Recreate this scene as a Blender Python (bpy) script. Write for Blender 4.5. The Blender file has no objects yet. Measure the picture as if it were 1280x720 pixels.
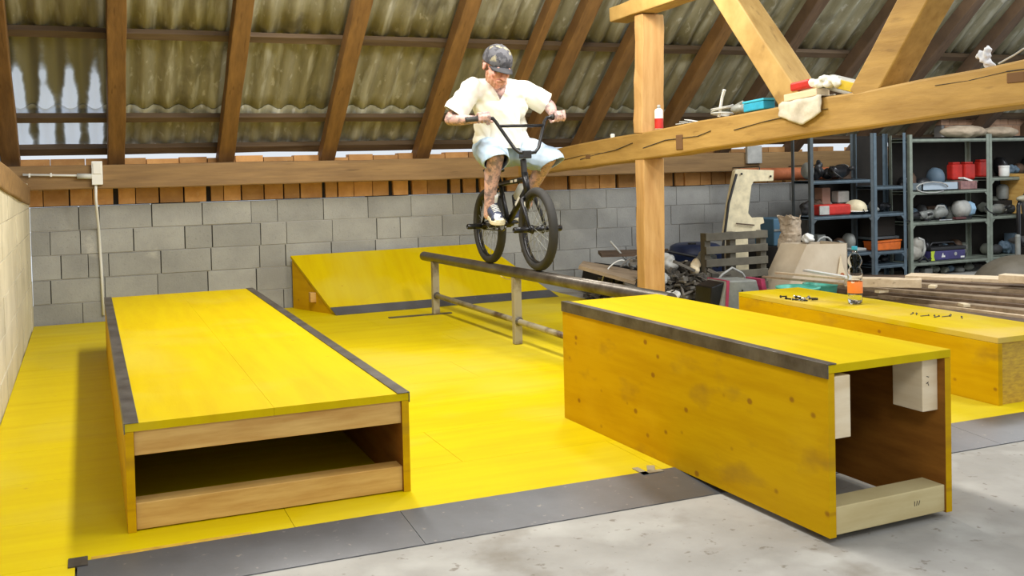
import bpy, bmesh, math, random
from mathutils import Vector, Matrix, noise, Quaternion
random.seed(7)
C = bpy.context.scene.collection
V = Vector
PI = math.pi
def R(d): return math.radians(d)
ORG = {}

# ---------------------------------------------------------------- camera numbers
F_PX, PCY, YAW, PITCH, ROLL, CAMH = 1264.46, 242.86, .3985, .0270, -.0228, 1.17048
cF = V((math.sin(YAW)*math.cos(PITCH), math.cos(YAW)*math.cos(PITCH), -math.sin(PITCH)))
cR = V((math.cos(YAW), -math.sin(YAW), 0.0)); cU = cR.cross(cF)
cR2 = cR*math.cos(ROLL)+cU*math.sin(ROLL); cU2 = -cR*math.sin(ROLL)+cU*math.cos(ROLL)

# ---------------------------------------------------------------- bmesh helpers
def BM(): return bmesh.new()
def box(bm, x0, x1, y0, y1, z0, z1):
    vs = [bm.verts.new(p) for p in ((x0,y0,z0),(x1,y0,z0),(x1,y1,z0),(x0,y1,z0),(x0,y0,z1),(x1,y0,z1),(x1,y1,z1),(x0,y1,z1))]
    for q in ((3,2,1,0),(4,5,6,7),(0,1,5,4),(1,2,6,5),(2,3,7,6),(3,0,4,7)): bm.faces.new([vs[i] for i in q])
    return vs
def obox(bm, c, sx, sy, sz, M=None):
    """box of full size sx, sy, sz around c, turned by the 3x3 matrix M"""
    vs = box(bm, -sx/2, sx/2, -sy/2, sy/2, -sz/2, sz/2)
    for v in vs: v.co = (M @ v.co if M else v.co) + V(c)
    return vs
def frame_of(d, up=(0,0,1)):
    d = V(d).normalized(); up = V(up)
    if abs(d.dot(up)) > .98: up = V((0,1,0))
    x = d.cross(up).normalized(); y = x.cross(d).normalized()
    return x, y, d
def beam(bm, a, b, w, h, up=(0,0,1), wob=0, seg=1):
    """squared timber from a to b, w across, h along up; wob roughens it"""
    a, b = V(a), V(b); x, y, d = frame_of(b-a, up)
    rings = []
    for i in range(seg+1):
        p = a.lerp(b, i/seg); r = []
        for sx, sy in ((-1,-1),(1,-1),(1,1),(-1,1)):
            q = p + x*sx*w/2 + y*sy*h/2
            if wob: q = q + x*random.uniform(-wob,wob) + y*random.uniform(-wob,wob)
            r.append(bm.verts.new(q))
        rings.append(r)
    for r0, r1 in zip(rings, rings[1:]):
        for k in range(4): bm.faces.new((r0[k], r0[(k+1)%4], r1[(k+1)%4], r1[k]))
    bm.faces.new(rings[0][::-1]); bm.faces.new(rings[-1])
def tube(bm, pts, r, n=12, closed=False, sx=1.0, sy=1.0):
    pts = [V(p) for p in pts]; N = len(pts)
    rr = r if isinstance(r, (list, tuple)) else [r]*N
    rings = []; px = None
    for i, p in enumerate(pts):
        if closed: d = pts[(i+1)%N]-pts[i-1]
        else: d = pts[min(i+1,N-1)]-pts[max(i-1,0)]
        d.normalize()
        if px is None: x, y, _ = frame_of(d)
        else:
            x = (px - d*px.dot(d)).normalized(); y = x.cross(d)
        px = x
        rings.append([bm.verts.new(p+(x*math.cos(2*PI*k/n)*sx+y*math.sin(2*PI*k/n)*sy)*rr[i]) for k in range(n)])
    pairs = list(zip(rings, rings[1:]))
    if closed: pairs.append((rings[-1], rings[0]))
    for r0, r1 in pairs:
        for k in range(n): bm.faces.new((r0[k], r0[(k+1)%n], r1[(k+1)%n], r1[k]))
    if not closed:
        bm.faces.new(rings[0][::-1]); bm.faces.new(rings[-1])
def lathe(bm, prof, c=(0,0,0), n=32, M=None):
    """prof = [(radius, z)]"""
    rings = []
    for r, z in prof:
        rings.append([bm.verts.new((M @ V((r*math.cos(2*PI*k/n), r*math.sin(2*PI*k/n), z)) if M else V((r*math.cos(2*PI*k/n), r*math.sin(2*PI*k/n), z)))+V(c)) for k in range(n)])
    for r0, r1 in zip(rings, rings[1:]):
        for k in range(n): bm.faces.new((r0[k], r0[(k+1)%n], r1[(k+1)%n], r1[k]))
    if prof[0][0] > 1e-5: bm.faces.new(rings[0][::-1])
    if prof[-1][0] > 1e-5: bm.faces.new(rings[-1])
def ball(bm, c, r, M=None, sub=2):
    """ellipsoid; r a number or three"""
    t = bmesh.ops.create_icosphere(bm, subdivisions=sub, radius=1.0)['verts']
    r = V((r,r,r)) if not hasattr(r, '__len__') else V(r)
    for v in t:
        q = V((v.co.x*r.x, v.co.y*r.y, v.co.z*r.z)); v.co = (M @ q if M else q)+V(c)
def cap_limb(bm, pts):
    """round-ended tapering limb, pts = [(point, radius)]"""
    for p, r in pts: ball(bm, p, r)
    for (p, r), (q, s) in zip(pts, pts[1:]):
        p, q = V(p), V(q)
        if (q-p).length < 1e-5: continue
        x, y, d = frame_of(q-p); n = 14
        a = [bm.verts.new(p+(x*math.cos(2*PI*k/n)+y*math.sin(2*PI*k/n))*r) for k in range(n)]
        b = [bm.verts.new(q+(x*math.cos(2*PI*k/n)+y*math.sin(2*PI*k/n))*s) for k in range(n)]
        for k in range(n): bm.faces.new((a[k], a[(k+1)%n], b[(k+1)%n], b[k]))
        bm.faces.new(a[::-1]); bm.faces.new(b)
def prism(bm, poly, o, ax, ay, depth):
    """polygon (u,v) in plane o + u*ax + v*ay, pushed by vector depth"""
    o, ax, ay, depth = V(o), V(ax), V(ay), V(depth)
    a = [bm.verts.new(o+ax*u+ay*v) for u, v in poly]; b = [bm.verts.new(w.co+depth) for w in a]
    n = len(a)
    for k in range(n): bm.faces.new((a[k], a[(k+1)%n], b[(k+1)%n], b[k]))
    bm.faces.new(a[::-1]); bm.faces.new(b)
def weld(bm_, vox, smooth=3, fac=.5):
    """fuse overlapping closed pieces into one continuous surface, returns a bmesh"""
    bmesh.ops.recalc_face_normals(bm_, faces=bm_.faces[:])
    me = bpy.data.meshes.new('tmp'); bm_.to_mesh(me); bm_.free()
    o = bpy.data.objects.new('tmp', me); C.objects.link(o)
    m = o.modifiers.new('r', 'REMESH'); m.mode = 'VOXEL'; m.voxel_size = vox; m.use_smooth_shade = True
    s = o.modifiers.new('s', 'SMOOTH'); s.iterations = smooth; s.factor = fac
    dg = bpy.context.evaluated_depsgraph_get(); dg.update()
    e = o.evaluated_get(dg); me2 = e.to_mesh()
    out = BM(); out.from_mesh(me2); e.to_mesh_clear()
    bpy.data.objects.remove(o); bpy.data.meshes.remove(me)
    return out
def cut(bm, co, no, test=None):
    """slice by a plane and drop what lies on the side of no (where test says so)"""
    fs = [f for f in bm.faces if test is None or test(f.calc_center_median())]
    es = set(e for f in fs for e in f.edges); vs = set(v for f in fs for v in f.verts)
    bmesh.ops.bisect_plane(bm, geom=list(fs)+list(es)+list(vs), dist=1e-6, plane_co=V(co), plane_no=V(no), clear_outer=False, clear_inner=False)
    n = V(no)
    dead = [f for f in bm.faces if (f.calc_center_median()-V(co)).dot(n) > 0 and (test is None or test(f.calc_center_median()))]
    bmesh.ops.delete(bm, geom=dead, context='FACES')

# ---------------------------------------------------------------- object helpers
def obj(name, bm, m, parent=None, smooth=False, bevel=0, local=False, solid=0, wn=True):
    """link a bmesh as one mesh; with a parent its world coordinates become local to it"""
    bmesh.ops.recalc_face_normals(bm, faces=bm.faces[:])
    base = ORG.get(parent.name, V((0,0,0))) if (parent and not local) else V((0,0,0))
    if base.length: bmesh.ops.translate(bm, verts=bm.verts[:], vec=-base)
    me = bpy.data.meshes.new(name); bm.to_mesh(me); bm.free()
    if smooth:
        for p in me.polygons: p.use_smooth = True
    for mm in (m if isinstance(m, (list, tuple)) else [m]): me.materials.append(mm)
    o = bpy.data.objects.new(name, me); C.objects.link(o)
    if parent: o.parent = parent; ORG[o.name] = base
    else: ORG[o.name] = V((0,0,0))
    if solid:
        s = o.modifiers.new('thick', 'SOLIDIFY'); s.thickness = solid; s.offset = 0
    if bevel:
        b = o.modifiers.new('bevel', 'BEVEL'); b.width = bevel; b.segments = 2; b.limit_method = 'ANGLE'; b.angle_limit = R(40)
    return o
def thing(name, label, cat, loc=(0,0,0), rz=0, group=None, rot=None):
    o = bpy.data.objects.new(name, None); C.objects.link(o); o.empty_display_size = .1
    o.location = loc; o.rotation_euler = rot if rot else (0,0,rz)
    o['label'] = label; o['category'] = cat
    if group: o['group'] = group
    ORG[o.name] = V(loc); return o
def single(name, bm, m, label, cat, loc=None, group=None, rot=None, local=False, **k):
    """a thing that is one mesh, its origin moved to loc"""
    if loc is not None and not local: bmesh.ops.translate(bm, verts=bm.verts[:], vec=-V(loc))
    o = obj(name, bm, m, **k)
    if loc is not None: o.location = loc
    if rot: o.rotation_euler = rot
    o['label'] = label; o['category'] = cat
    if group: o['group'] = group
    return o
def struct(name, bm, m, **k):
    o = obj(name, bm, m, **k); o['kind'] = 'structure'; return o
def copy_tree(o, parent=None):
    c = o.copy(); C.objects.link(c); c.parent = parent
    for ch in list(o.children): copy_tree(ch, c)
    return c

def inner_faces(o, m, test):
    """inner face of a board, its brown darkened to stand in for interior shade"""
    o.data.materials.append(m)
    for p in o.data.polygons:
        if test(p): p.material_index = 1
# ---------------------------------------------------------------- materials
def mat(name, col, rough=.6, metal=0, spec=.5, var=None, vs=3.0, vstretch=(1,1,1), bump=0, bs=20, bstretch=(1,1,1), coat=0, space='Object', detail=6, vr=(.35,.65), emis=0):
    """principled material; var = second colour mixed in by noise"""
    m = bpy.data.materials.new(name); m.use_nodes = True; nt = m.node_tree; N = nt.nodes; L = nt.links
    p = N['Principled BSDF']; p.inputs['Base Color'].default_value = (*col, 1); p.inputs['Roughness'].default_value = rough
    p.inputs['Metallic'].default_value = metal; p.inputs['Specular IOR Level'].default_value = spec; p.inputs['Coat Weight'].default_value = coat
    tc = N.new('ShaderNodeTexCoord')
    def nz(scale, stretch, det=detail):
        mp = N.new('ShaderNodeMapping'); mp.inputs['Scale'].default_value = stretch; L.new(tc.outputs[space], mp.inputs['Vector'])
        n = N.new('ShaderNodeTexNoise'); n.inputs['Scale'].default_value = scale; n.inputs['Detail'].default_value = det
        n.inputs['Roughness'].default_value = .6; L.new(mp.outputs[0], n.inputs['Vector']); return n
    if var:
        n = nz(vs, vstretch); r = N.new('ShaderNodeMapRange'); r.inputs[1].default_value = vr[0]; r.inputs[2].default_value = vr[1]; L.new(n.outputs[0], r.inputs[0])
        x = N.new('ShaderNodeMix'); x.data_type = 'RGBA'; x.inputs[6].default_value = (*col,1); x.inputs[7].default_value = (*var,1)
        L.new(r.outputs[0], x.inputs[0]); L.new(x.outputs[2], p.inputs['Base Color']); m['mix'] = x.name
    if bump:
        n = nz(bs, bstretch); b = N.new('ShaderNodeBump'); b.inputs['Strength'].default_value = bump; b.inputs['Distance'].default_value = .01
        L.new(n.outputs[0], b.inputs['Height']); L.new(b.outputs[0], p.inputs['Normal'])
    return m
def layer(m, col, scale, lo, hi, stretch=(1,1,1), space='Object', kind='noise', amount=1.0, rnd=1.0):
    """add a blotch layer over the colour of m"""
    nt = m.node_tree; N = nt.nodes; L = nt.links; p = N['Principled BSDF']; inp = p.inputs['Base Color']
    tc = N.new('ShaderNodeTexCoord'); mp = N.new('ShaderNodeMapping'); mp.inputs['Scale'].default_value = stretch; mp.inputs['Location'].default_value = (scale*.37, 1.3, .7)
    L.new(tc.outputs[space], mp.inputs['Vector'])
    if kind == 'noise':
        n = N.new('ShaderNodeTexNoise'); n.inputs['Scale'].default_value = scale; n.inputs['Detail'].default_value = 5; out = n.outputs[0]
    else:
        if kind == 'vk': lo, hi = .0, hi-lo
        n = N.new('ShaderNodeTexVoronoi'); n.inputs['Scale'].default_value = scale; n.inputs['Randomness'].default_value = rnd; out = n.outputs['Distance']
    L.new(mp.outputs[0], n.inputs['Vector'])
    r = N.new('ShaderNodeMapRange'); r.inputs[1].default_value = lo; r.inputs[2].default_value = hi; r.inputs[4].default_value = amount; L.new(out, r.inputs[0])
    if kind != 'noise': r.inputs[3].default_value, r.inputs[4].default_value = amount, 0.0
    x = N.new('ShaderNodeMix'); x.data_type = 'RGBA'; L.new(r.outputs[0], x.inputs[0])
    if inp.is_linked:
        s = inp.links[0].from_socket; L.new(s, x.inputs[6])
    else: x.inputs[6].default_value = inp.default_value
    x.inputs[7].default_value = (*col,1); L.new(x.outputs[2], inp); return m
def island(m, amt):
    """each block or brick of the mesh a little lighter or darker"""
    nt = m.node_tree; N = nt.nodes; L = nt.links; inp = N['Principled BSDF'].inputs['Base Color']
    g = N.new('ShaderNodeNewGeometry'); r = N.new('ShaderNodeMapRange'); r.inputs[3].default_value = 1-amt; r.inputs[4].default_value = 1+amt*.6
    L.new(g.outputs['Random Per Island'], r.inputs[0]); h = N.new('ShaderNodeHueSaturation'); L.new(r.outputs[0], h.inputs['Value'])
    if inp.is_linked: L.new(inp.links[0].from_socket, h.inputs['Color'])
    else: h.inputs['Color'].default_value = inp.default_value
    L.new(h.outputs[0], inp); return m

# yellow three-ply boards
M = {}
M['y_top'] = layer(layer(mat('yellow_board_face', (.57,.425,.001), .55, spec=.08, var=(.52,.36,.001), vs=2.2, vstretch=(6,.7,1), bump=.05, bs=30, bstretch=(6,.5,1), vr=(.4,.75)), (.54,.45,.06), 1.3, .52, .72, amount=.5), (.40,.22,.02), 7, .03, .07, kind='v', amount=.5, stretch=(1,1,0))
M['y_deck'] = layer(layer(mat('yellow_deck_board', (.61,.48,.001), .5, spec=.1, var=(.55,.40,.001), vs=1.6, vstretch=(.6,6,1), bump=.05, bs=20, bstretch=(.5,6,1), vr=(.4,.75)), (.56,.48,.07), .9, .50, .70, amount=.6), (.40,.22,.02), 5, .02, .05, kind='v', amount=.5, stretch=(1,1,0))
M['y_side'] = layer(layer(layer(mat('yellow_board_side_shaded', (.58,.345,.002), .55, spec=.08, var=(.48,.26,.001), vs=2.0, vstretch=(1,.8,7), bump=.05, bs=24, bstretch=(1,.6,6), vr=(.4,.72)), (.25,.10,.01), 7.5, .07, .13, kind='v', amount=.8, stretch=(0,1,1.3)), (.28,.15,.02), 4.5, .58, .72, amount=.55, stretch=(0,.8,1.6)), (.66,.42,.01), 1.6, .5, .65, amount=.5, stretch=(0,1,1))  # same boards; weaker light on the sides put into a darker amber base
M['y_edge'] = mat('yellow_board_edge', (.62,.40,.03), .6, var=(.42,.25,.03), vs=8, vstretch=(3,3,10), bump=.1)
M['inner'] = mat('shade_brown_board_inside', (.28,.115,.018), .7, spec=.1, var=(.2,.075,.012), vs=4, vstretch=(1,1,6))  # board brown darkened to paint in the shade inside the boxes
M['pine'] = mat('pine_batten', (.66,.42,.13), .6, var=(.50,.27,.06), vs=3, vstretch=(1,1,9), bump=.08, bs=20)
M['rail_wood'] = mat('dusty_yellow_wood', (.60,.50,.26), .65, var=(.50,.39,.18), vs=3, vstretch=(1,1,6), bump=.05)
M['pale'] = mat('pale_sawn_wood', (.78,.66,.46), .65, var=(.66,.52,.32), vs=3, vstretch=(1,1,6), bump=.05)
M['steel'] = layer(mat('sheet_steel', (.18,.19,.215), .36, metal=.6, var=(.12,.125,.14), vs=2, bump=.04, bs=40), (.35,.33,.3), 40, .66, .72, amount=.6)
M['angle'] = mat('angle_iron', (.15,.14,.13), .42, metal=.6, var=(.07,.06,.055), vs=9, bump=.08, bs=60)
M['rail'] = mat('worn_pipe', (.17,.155,.135), .36, metal=.6, var=(.07,.055,.045), vs=7, bump=.06, bs=60, vr=(.35,.7))
M['rail_leg'] = mat('flaking_paint_tube', (.36,.32,.22), .5, metal=.2, var=(.09,.055,.035), vs=5, bump=.08, bs=40, vr=(.50,.66))
# building
M['block'] = island(layer(layer(mat('grey_concrete_block', (.36,.36,.34), .92, var=(.27,.27,.26), vs=2.5, bump=.35, bs=60), (.60,.58,.52), 3.0, .70, .78, amount=.5), (.2,.2,.19), 50, .60, .72, amount=.5), .16)
M['joint'] = mat('dark_joint', (.035,.033,.03), .95)
M['mortar'] = mat('thin_mortar', (.34,.33,.31), .95, bump=.3)
M['block_l'] = island(layer(mat('limewashed_block', (.66,.61,.47), .92, var=(.52,.48,.36), vs=3, bump=.4, bs=45), (.36,.33,.26), 4, .66, .75, amount=.6), .07)
M['brick'] = island(layer(mat('hollow_clay_brick', (.70,.38,.14), .85, var=(.55,.27,.09), vs=8, bump=.2, bs=60), (.7,.5,.3), 12, .66,.75, amount=.5), .35)
M['brick_r'] = island(mat('pink_clay_brick', (.66,.40,.25), .85, var=(.55,.31,.18), vs=8, bump=.2, bs=60), .15)
M['concrete'] = layer(layer(layer(mat('concrete_floor', (.39,.38,.36), .8, spec=.2, var=(.30,.29,.27), vs=2.2, bump=.25, bs=22, detail=9), (.46,.455,.43), 3.4, .52, .68, amount=.7), (.19,.165,.13), 4, .58, .72, amount=.6), (.14,.11,.08), 30, .64, .72, amount=.6)
def wood(name, c, c2, st, b=.2, r=.7, knots=.5):
    return layer(layer(mat(name, c, r, var=c2, vs=3, vstretch=st, bump=b, bs=9, bstretch=st, detail=8), (c2[0]*.4,c2[1]*.35,c2[2]*.3), 5, .64, .74, stretch=st, amount=.6), (c2[0]*.35,c2[1]*.3,c2[2]*.3), 5, .0, .06, kind='v', amount=knots)
M['tie'] = wood('hewn_golden_beam', (.47,.285,.075), (.32,.18,.04), (5,.7,5))
M['post'] = wood('hewn_golden_post', (.62,.37,.14), (.47,.25,.08), (5,5,.6))
M['brace'] = wood('hewn_golden_brace', (.54,.345,.11), (.38,.22,.055), (4,1.2,1.2))
M['plate'] = wood('weathered_wall_plate', (.30,.18,.07), (.20,.115,.045), (.6,6,6))
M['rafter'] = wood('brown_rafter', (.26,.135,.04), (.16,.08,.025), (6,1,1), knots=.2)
M['batten'] = wood('dark_batten', (.13,.085,.045), (.08,.05,.028), (.6,6,6), knots=.1)
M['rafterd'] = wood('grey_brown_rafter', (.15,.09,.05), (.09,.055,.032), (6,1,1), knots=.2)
M['white'] = mat('white_plastic', (.82,.82,.78), .4)
M['wire'] = mat('white_cable', (.75,.75,.72), .5)
# roofing
def sheet_mat():
    m = mat('corrugated_fibre_cement', (.34,.32,.225), .85, var=(.21,.195,.115), vs=3.0, vstretch=(5,.8,.8), bump=.25, bs=40, vr=(.3,.7))
    layer(m, (.48,.48,.41), 2.4, .54, .66, stretch=(5,.7,.7), amount=.8)
    layer(m, (.60,.59,.53), 11, .62, .72, stretch=(2.0,.8,.8), amount=.6)
    layer(m, (.06,.05,.03), 2.5, .60, .74, amount=.6)
    return m
M['sheet'] = sheet_mat()
def clear_mat():
    m = bpy.data.materials.new('translucent_corrugated_plastic'); m.use_nodes = True; nt = m.node_tree; N = nt.nodes; L = nt.links
    p = N['Principled BSDF']; out = N['Material Output']; p.inputs['Roughness'].default_value = .6
    tr = N.new('ShaderNodeBsdfTranslucent'); mx = N.new('ShaderNodeMixShader')
    tc = N.new('ShaderNodeTexCoord'); sp = N.new('ShaderNodeSeparateXYZ'); L.new(tc.outputs['Object'], sp.inputs[0])
    w = N.new('ShaderNodeMath'); w.operation = 'MULTIPLY'; w.inputs[1].default_value = 2*PI/.177; L.new(sp.outputs[0], w.inputs[0])
    hz = N.new('ShaderNodeMapRange'); hz.inputs[1].default_value = 1.72; hz.inputs[2].default_value = 2.15; hz.inputs[4].default_value = 2.2; L.new(sp.outputs[2], hz.inputs[0])
    c = N.new('ShaderNodeMath'); c.operation = 'COSINE'; L.new(w.outputs[0], c.inputs[0])
    n = N.new('ShaderNodeTexNoise'); n.inputs['Scale'].default_value = 5; n.inputs['Detail'].default_value = 6
    L.new(tc.outputs['Object'], n.inputs['Vector'])
    a = N.new('ShaderNodeMath'); a.operation = 'MULTIPLY_ADD'; a.inputs[1].default_value = 2.6; a.inputs[2].default_value = -1.3; L.new(n.outputs[0], a.inputs[0])
    s = N.new('ShaderNodeMath'); s.operation = 'ADD'; L.new(c.outputs[0], s.inputs[0]); L.new(a.outputs[0], s.inputs[1])
    s2 = N.new('ShaderNodeMath'); s2.operation = 'ADD'; L.new(s.outputs[0], s2.inputs[0]); L.new(hz.outputs[0], s2.inputs[1])
    r = N.new('ShaderNodeMapRange'); r.inputs[1].default_value = .2; r.inputs[2].default_value = 1.15; L.new(s2.outputs[0], r.inputs[0])
    g = N.new('ShaderNodeMix'); g.data_type = 'RGBA'; g.inputs[6].default_value = (.95,.97,1,1); g.inputs[7].default_value = (.10,.09,.045,1); L.new(r.outputs[0], g.inputs[0])
    L.new(g.outputs[2], tr.inputs['Color'])
    h = N.new('ShaderNodeMix'); h.data_type = 'RGBA'; h.inputs[6].default_value = (.5,.52,.5,1); h.inputs[7].default_value = (.25,.235,.15,1); L.new(r.outputs[0], h.inputs[0])
    L.new(h.outputs[2], p.inputs['Base Color'])
    fx = N.new('ShaderNodeMapRange'); fx.inputs[3].default_value = .9; fx.inputs[4].default_value = .08; L.new(r.outputs[0], fx.inputs[0]); L.new(fx.outputs[0], mx.inputs[0]); L.new(p.outputs[0], mx.inputs[1]); L.new(tr.outputs[0], mx.inputs[2]); L.new(mx.outputs[0], out.inputs['Surface'])
    return m
M['clear'] = clear_mat()
# plain colours
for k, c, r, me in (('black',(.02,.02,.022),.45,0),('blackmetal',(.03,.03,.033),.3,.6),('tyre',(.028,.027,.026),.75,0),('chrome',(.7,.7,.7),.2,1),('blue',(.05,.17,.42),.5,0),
    ('red',(.62,.03,.02),.4,0),('orange',(.75,.16,.02),.45,0),('cyan',(.03,.42,.65),.45,0),('mint',(.12,.55,.42),.45,0),('rubber',(.05,.05,.05),.7,0),
    ('cream',(.82,.72,.48),.6,0),('terracotta',(.48,.14,.05),.7,0),('navy',(.03,.03,.09),.5,0),('purple',(.07,.06,.2),.5,0),('lime',(.6,.75,.05),.5,0),('greym',(.28,.29,.27),.55,.2),
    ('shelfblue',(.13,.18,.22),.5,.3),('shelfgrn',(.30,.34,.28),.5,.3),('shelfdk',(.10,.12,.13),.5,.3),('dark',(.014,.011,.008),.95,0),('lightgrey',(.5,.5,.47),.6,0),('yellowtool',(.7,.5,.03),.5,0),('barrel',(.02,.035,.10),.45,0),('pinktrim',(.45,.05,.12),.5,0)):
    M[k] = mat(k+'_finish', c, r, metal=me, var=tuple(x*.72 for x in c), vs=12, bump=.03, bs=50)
M['cardboard'] = mat('cardboard', (.66,.56,.42), .85, var=(.55,.45,.32), vs=4, bump=.05)
M['paper'] = mat('paper_sack', (.55,.45,.33), .85, var=(.40,.31,.22), vs=9, bump=.4, bs=14)
M['cloth'] = mat('crumpled_rag', (.72,.66,.55), .9, var=(.5,.45,.36), vs=10, bump=.4, bs=20)
M['oldboard'] = wood('old_grey_board', (.36,.27,.18), (.22,.16,.10), (.6,6,6))
M['newboard'] = wood('pale_new_board', (.74,.60,.42), (.60,.46,.30), (.6,6,6))
M['darkboard'] = wood('dark_old_board', (.14,.09,.055), (.08,.05,.03), (.6,6,6))
M['scrap'] = island(mat('mixed_scrap', (.24,.215,.18), .9, var=(.09,.08,.065), vs=8, bump=.4, bs=30), .8)

# ================================================================= SETTING
# concrete floor
b = BM(); box(b, -.75, 12.0, -3.0, 9.4, -.22, -.02); struct('floor', b, M['concrete'])
# block back wall: every block its own island, dark open vertical joints
def block_wall(name, x0, x1, ztop, rows, rh, bl, y0, m, axis='x', gap=.007, hg=.0025, prob=.18, topf=None, dep=.12, seed=3):
    rnd = random.Random(seed); b = BM()
    for k in range(rows):
        x = x0 - rnd.uniform(0, bl) if k % 2 else x0 - rnd.uniform(0, bl*.5)
        while x < x1:
            w = bl if rnd.random() > prob else bl*rnd.choice((.38,.5,.55))
            a, c = max(x, x0), min(x+w, x1)
            if c-a > .03:
                g = gap*rnd.uniform(.25,1.3); j = rnd.uniform(-.003,.003); jz = rnd.uniform(0,.004)
                zt, zb = ztop-k*rh-hg, ztop-(k+1)*rh+hg
                if axis == 'x': box(b, a+g/2, c-g/2, y0+j, y0+dep, zb, zt-jz)
                else:
                    t0, t1 = (topf(a), topf(c)) if topf else (zt, zt)
                    vs = box(b, y0-dep, y0+j, a+g/2, c-g/2, zb, zt-jz)
                    if topf:
                        for v in vs:
                            if v.co.z > topf(v.co.y): v.co.z = max(topf(v.co.y), v.co.z-rh*.98)
            x += w
    return b
b = block_wall('w', -.413, 12.0, .937, 6, .1935, .40, 8.8, M['block'])
w = struct('wall_back', b, M['block'], bevel=.003)
b = BM(); box(b, -.41, 12.0, 8.812, 8.93, -.22, .925); j = obj('mortar_bed', b, M['joint'], w)
b = BM()
for k in range(1,5): box(b, -.41, 12.0, 8.8045, 8.82, .937-k*.1935-.004, .937-k*.1935+.003)
obj('thin_joint', b, M['mortar'], w)
# clay brick courses above the blocks
b = BM(); rnd = random.Random(5)
x = -.5
while x < 12.0:
    g = rnd.choice((.006,.012,.03,.04)); wd = rnd.uniform(.13,.2)
    box(b, x+g, x+wd, 8.83+rnd.uniform(-.012,.012), 8.93, .94, 1.10)
    x += wd
x = -.5
while x < 12.0:
    wd = rnd.uniform(.2,.26); top = 1.262 if x > 6.2 and rnd.random()<.3 else rnd.choice((1.29,1.305,1.315,1.32))
    box(b, x+.006, x+wd, 8.83, 8.95, 1.10, top); x += wd
w = struct('wall_brick_course', b, M['brick'], bevel=.003)
b = BM(); box(b, -.5, 12.0, 8.87, 8.92, .935, 1.24); obj('brick_backing', b, M['joint'], w)
# upper right: pink hollow brick wall seen over the shelving
b = BM(); rnd = random.Random(9)
for k in range(5):
    x = 8.9 + (k%2)*.06
    while x < 12.0:
        wd = .13; box(b, x+.003, x+wd-.003, 8.64+rnd.uniform(-.004,.004), 8.75, 1.27+k*.13+.002, 1.27+(k+1)*.13-.003); x += wd
w = struct('wall_upper_right', b, M['brick_r'], bevel=.002)
b = BM(); box(b, 8.92, 12.0, 8.65, 8.76, 1.27, 1.91); obj('brick_backing', b, M['mortar'], w)
# left wall, limewashed, its top climbing towards the front
tf = lambda y: .937+.057*(8.8-y)
b = block_wall('l', 2.0, 8.8, .937+.1935*2, 7, .1935, .40, -.413, M['block_l'], axis='y', gap=.004, hg=.002, topf=tf, seed=8)
w = struct('wall_left', b, M['block_l'], bevel=.004)
b = BM(); vs = box(b, -.53, -.417, 2.0, 8.8, -.22, .9)
for v in vs:
    if v.co.z > 0: v.co.z = tf(v.co.y)-.01
obj('mortar_bed', b, mat('limewash_joint', (.50,.46,.35), .95), w)
# boarded gable over the left wall
b = BM(); prism(b, [(9.1,1.2),(2.0,1.2),(2.0,7.1)], (-.64,0,0), (0,1,0), (0,0,1), (.03,0,0)); struct('wall_gable', b, M['darkboard'])

# ----------------------------------------------------------------- roof, 40 degrees, falling to the back wall
P0 = V((0, 8.81, 1.377)); NN = V((0, math.sin(R(40)), math.cos(R(40)))); UU = V((0, -math.cos(R(40)), math.sin(R(40))))
def rp(x, u, o): return V((x,0,0)) + P0 + UU*u + NN*o
def sheet(name, x0, x1, u0, u1, off, m, parent=None, nu=10, sag=.004):
    b = BM(); nx = int((x1-x0)/.177*12); rows = []
    for j in range(nu+1):
        u = u0+(u1-u0)*j/nu; r = []
        for i in range(nx+1):
            x = x0+(x1-x0)*i/nx
            r.append(b.verts.new(rp(x, u + (random.uniform(-.004,.004) if j in (0,nu) else 0), off + .026*math.cos(2*PI*x/.177))))
        rows.append(r)
    for a, c in zip(rows, rows[1:]):
        for i in range(nx): b.faces.new((a[i], a[i+1], c[i+1], c[i]))
    return obj(name, b, m, parent, smooth=True, solid=.007)
roof = bpy.data.objects.new('ceiling', None); C.objects.link(roof); roof['kind'] = 'structure'; ORG['ceiling'] = V((0,0,0))
urows = [(-.035,.425),(.30,1.33),(1.17,2.35),(2.2,3.4),(3.25,4.45),(4.3,5.5),(5.35,6.6),(6.45,7.7)]
for k, (u0, u1) in enumerate(urows):
    off = .082 + (.012 if k % 2 else 0)
    if k < 2:
        sheet('translucent_sheet', -.62, .177*1.0+.02, u0, u1, off+.001, M['clear'], roof)
        sheet('roof_sheet', .177*1+.03, 12.0, u0, u1, off, M['sheet'], roof, nu=4)
    else: sheet('roof_sheet', -.62, 12.0, u0, u1, off, M['sheet'], roof, nu=3)
# battens
for lab, u, hh in (('lowest roof batten, a wide board under the sheet ends along the eaves', -.01, .075), ('second roof batten from the eaves, behind the rider at waist height', .36, .055),
          ('third roof batten from the eaves, passing behind the rider\'s cap', 1.25, .06), ('fourth roof batten from the eaves, high at the top edge', 2.27, .06), (None, 3.32, .06), (None, 4.37, .06), (None, 5.42, .06), (None, 6.5, .06)):
    b = BM(); beam(b, rp(-.62,u,.025), rp(12.0,u,.025), hh, .05, up=NN, wob=.003, seg=30)
    if lab: single('roof_batten', b, M['batten'], lab, 'batten', loc=rp(-.62,u,.025), group='horizontal roof battens')
    else: struct('ceiling_batten', b, M['batten'])
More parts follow.
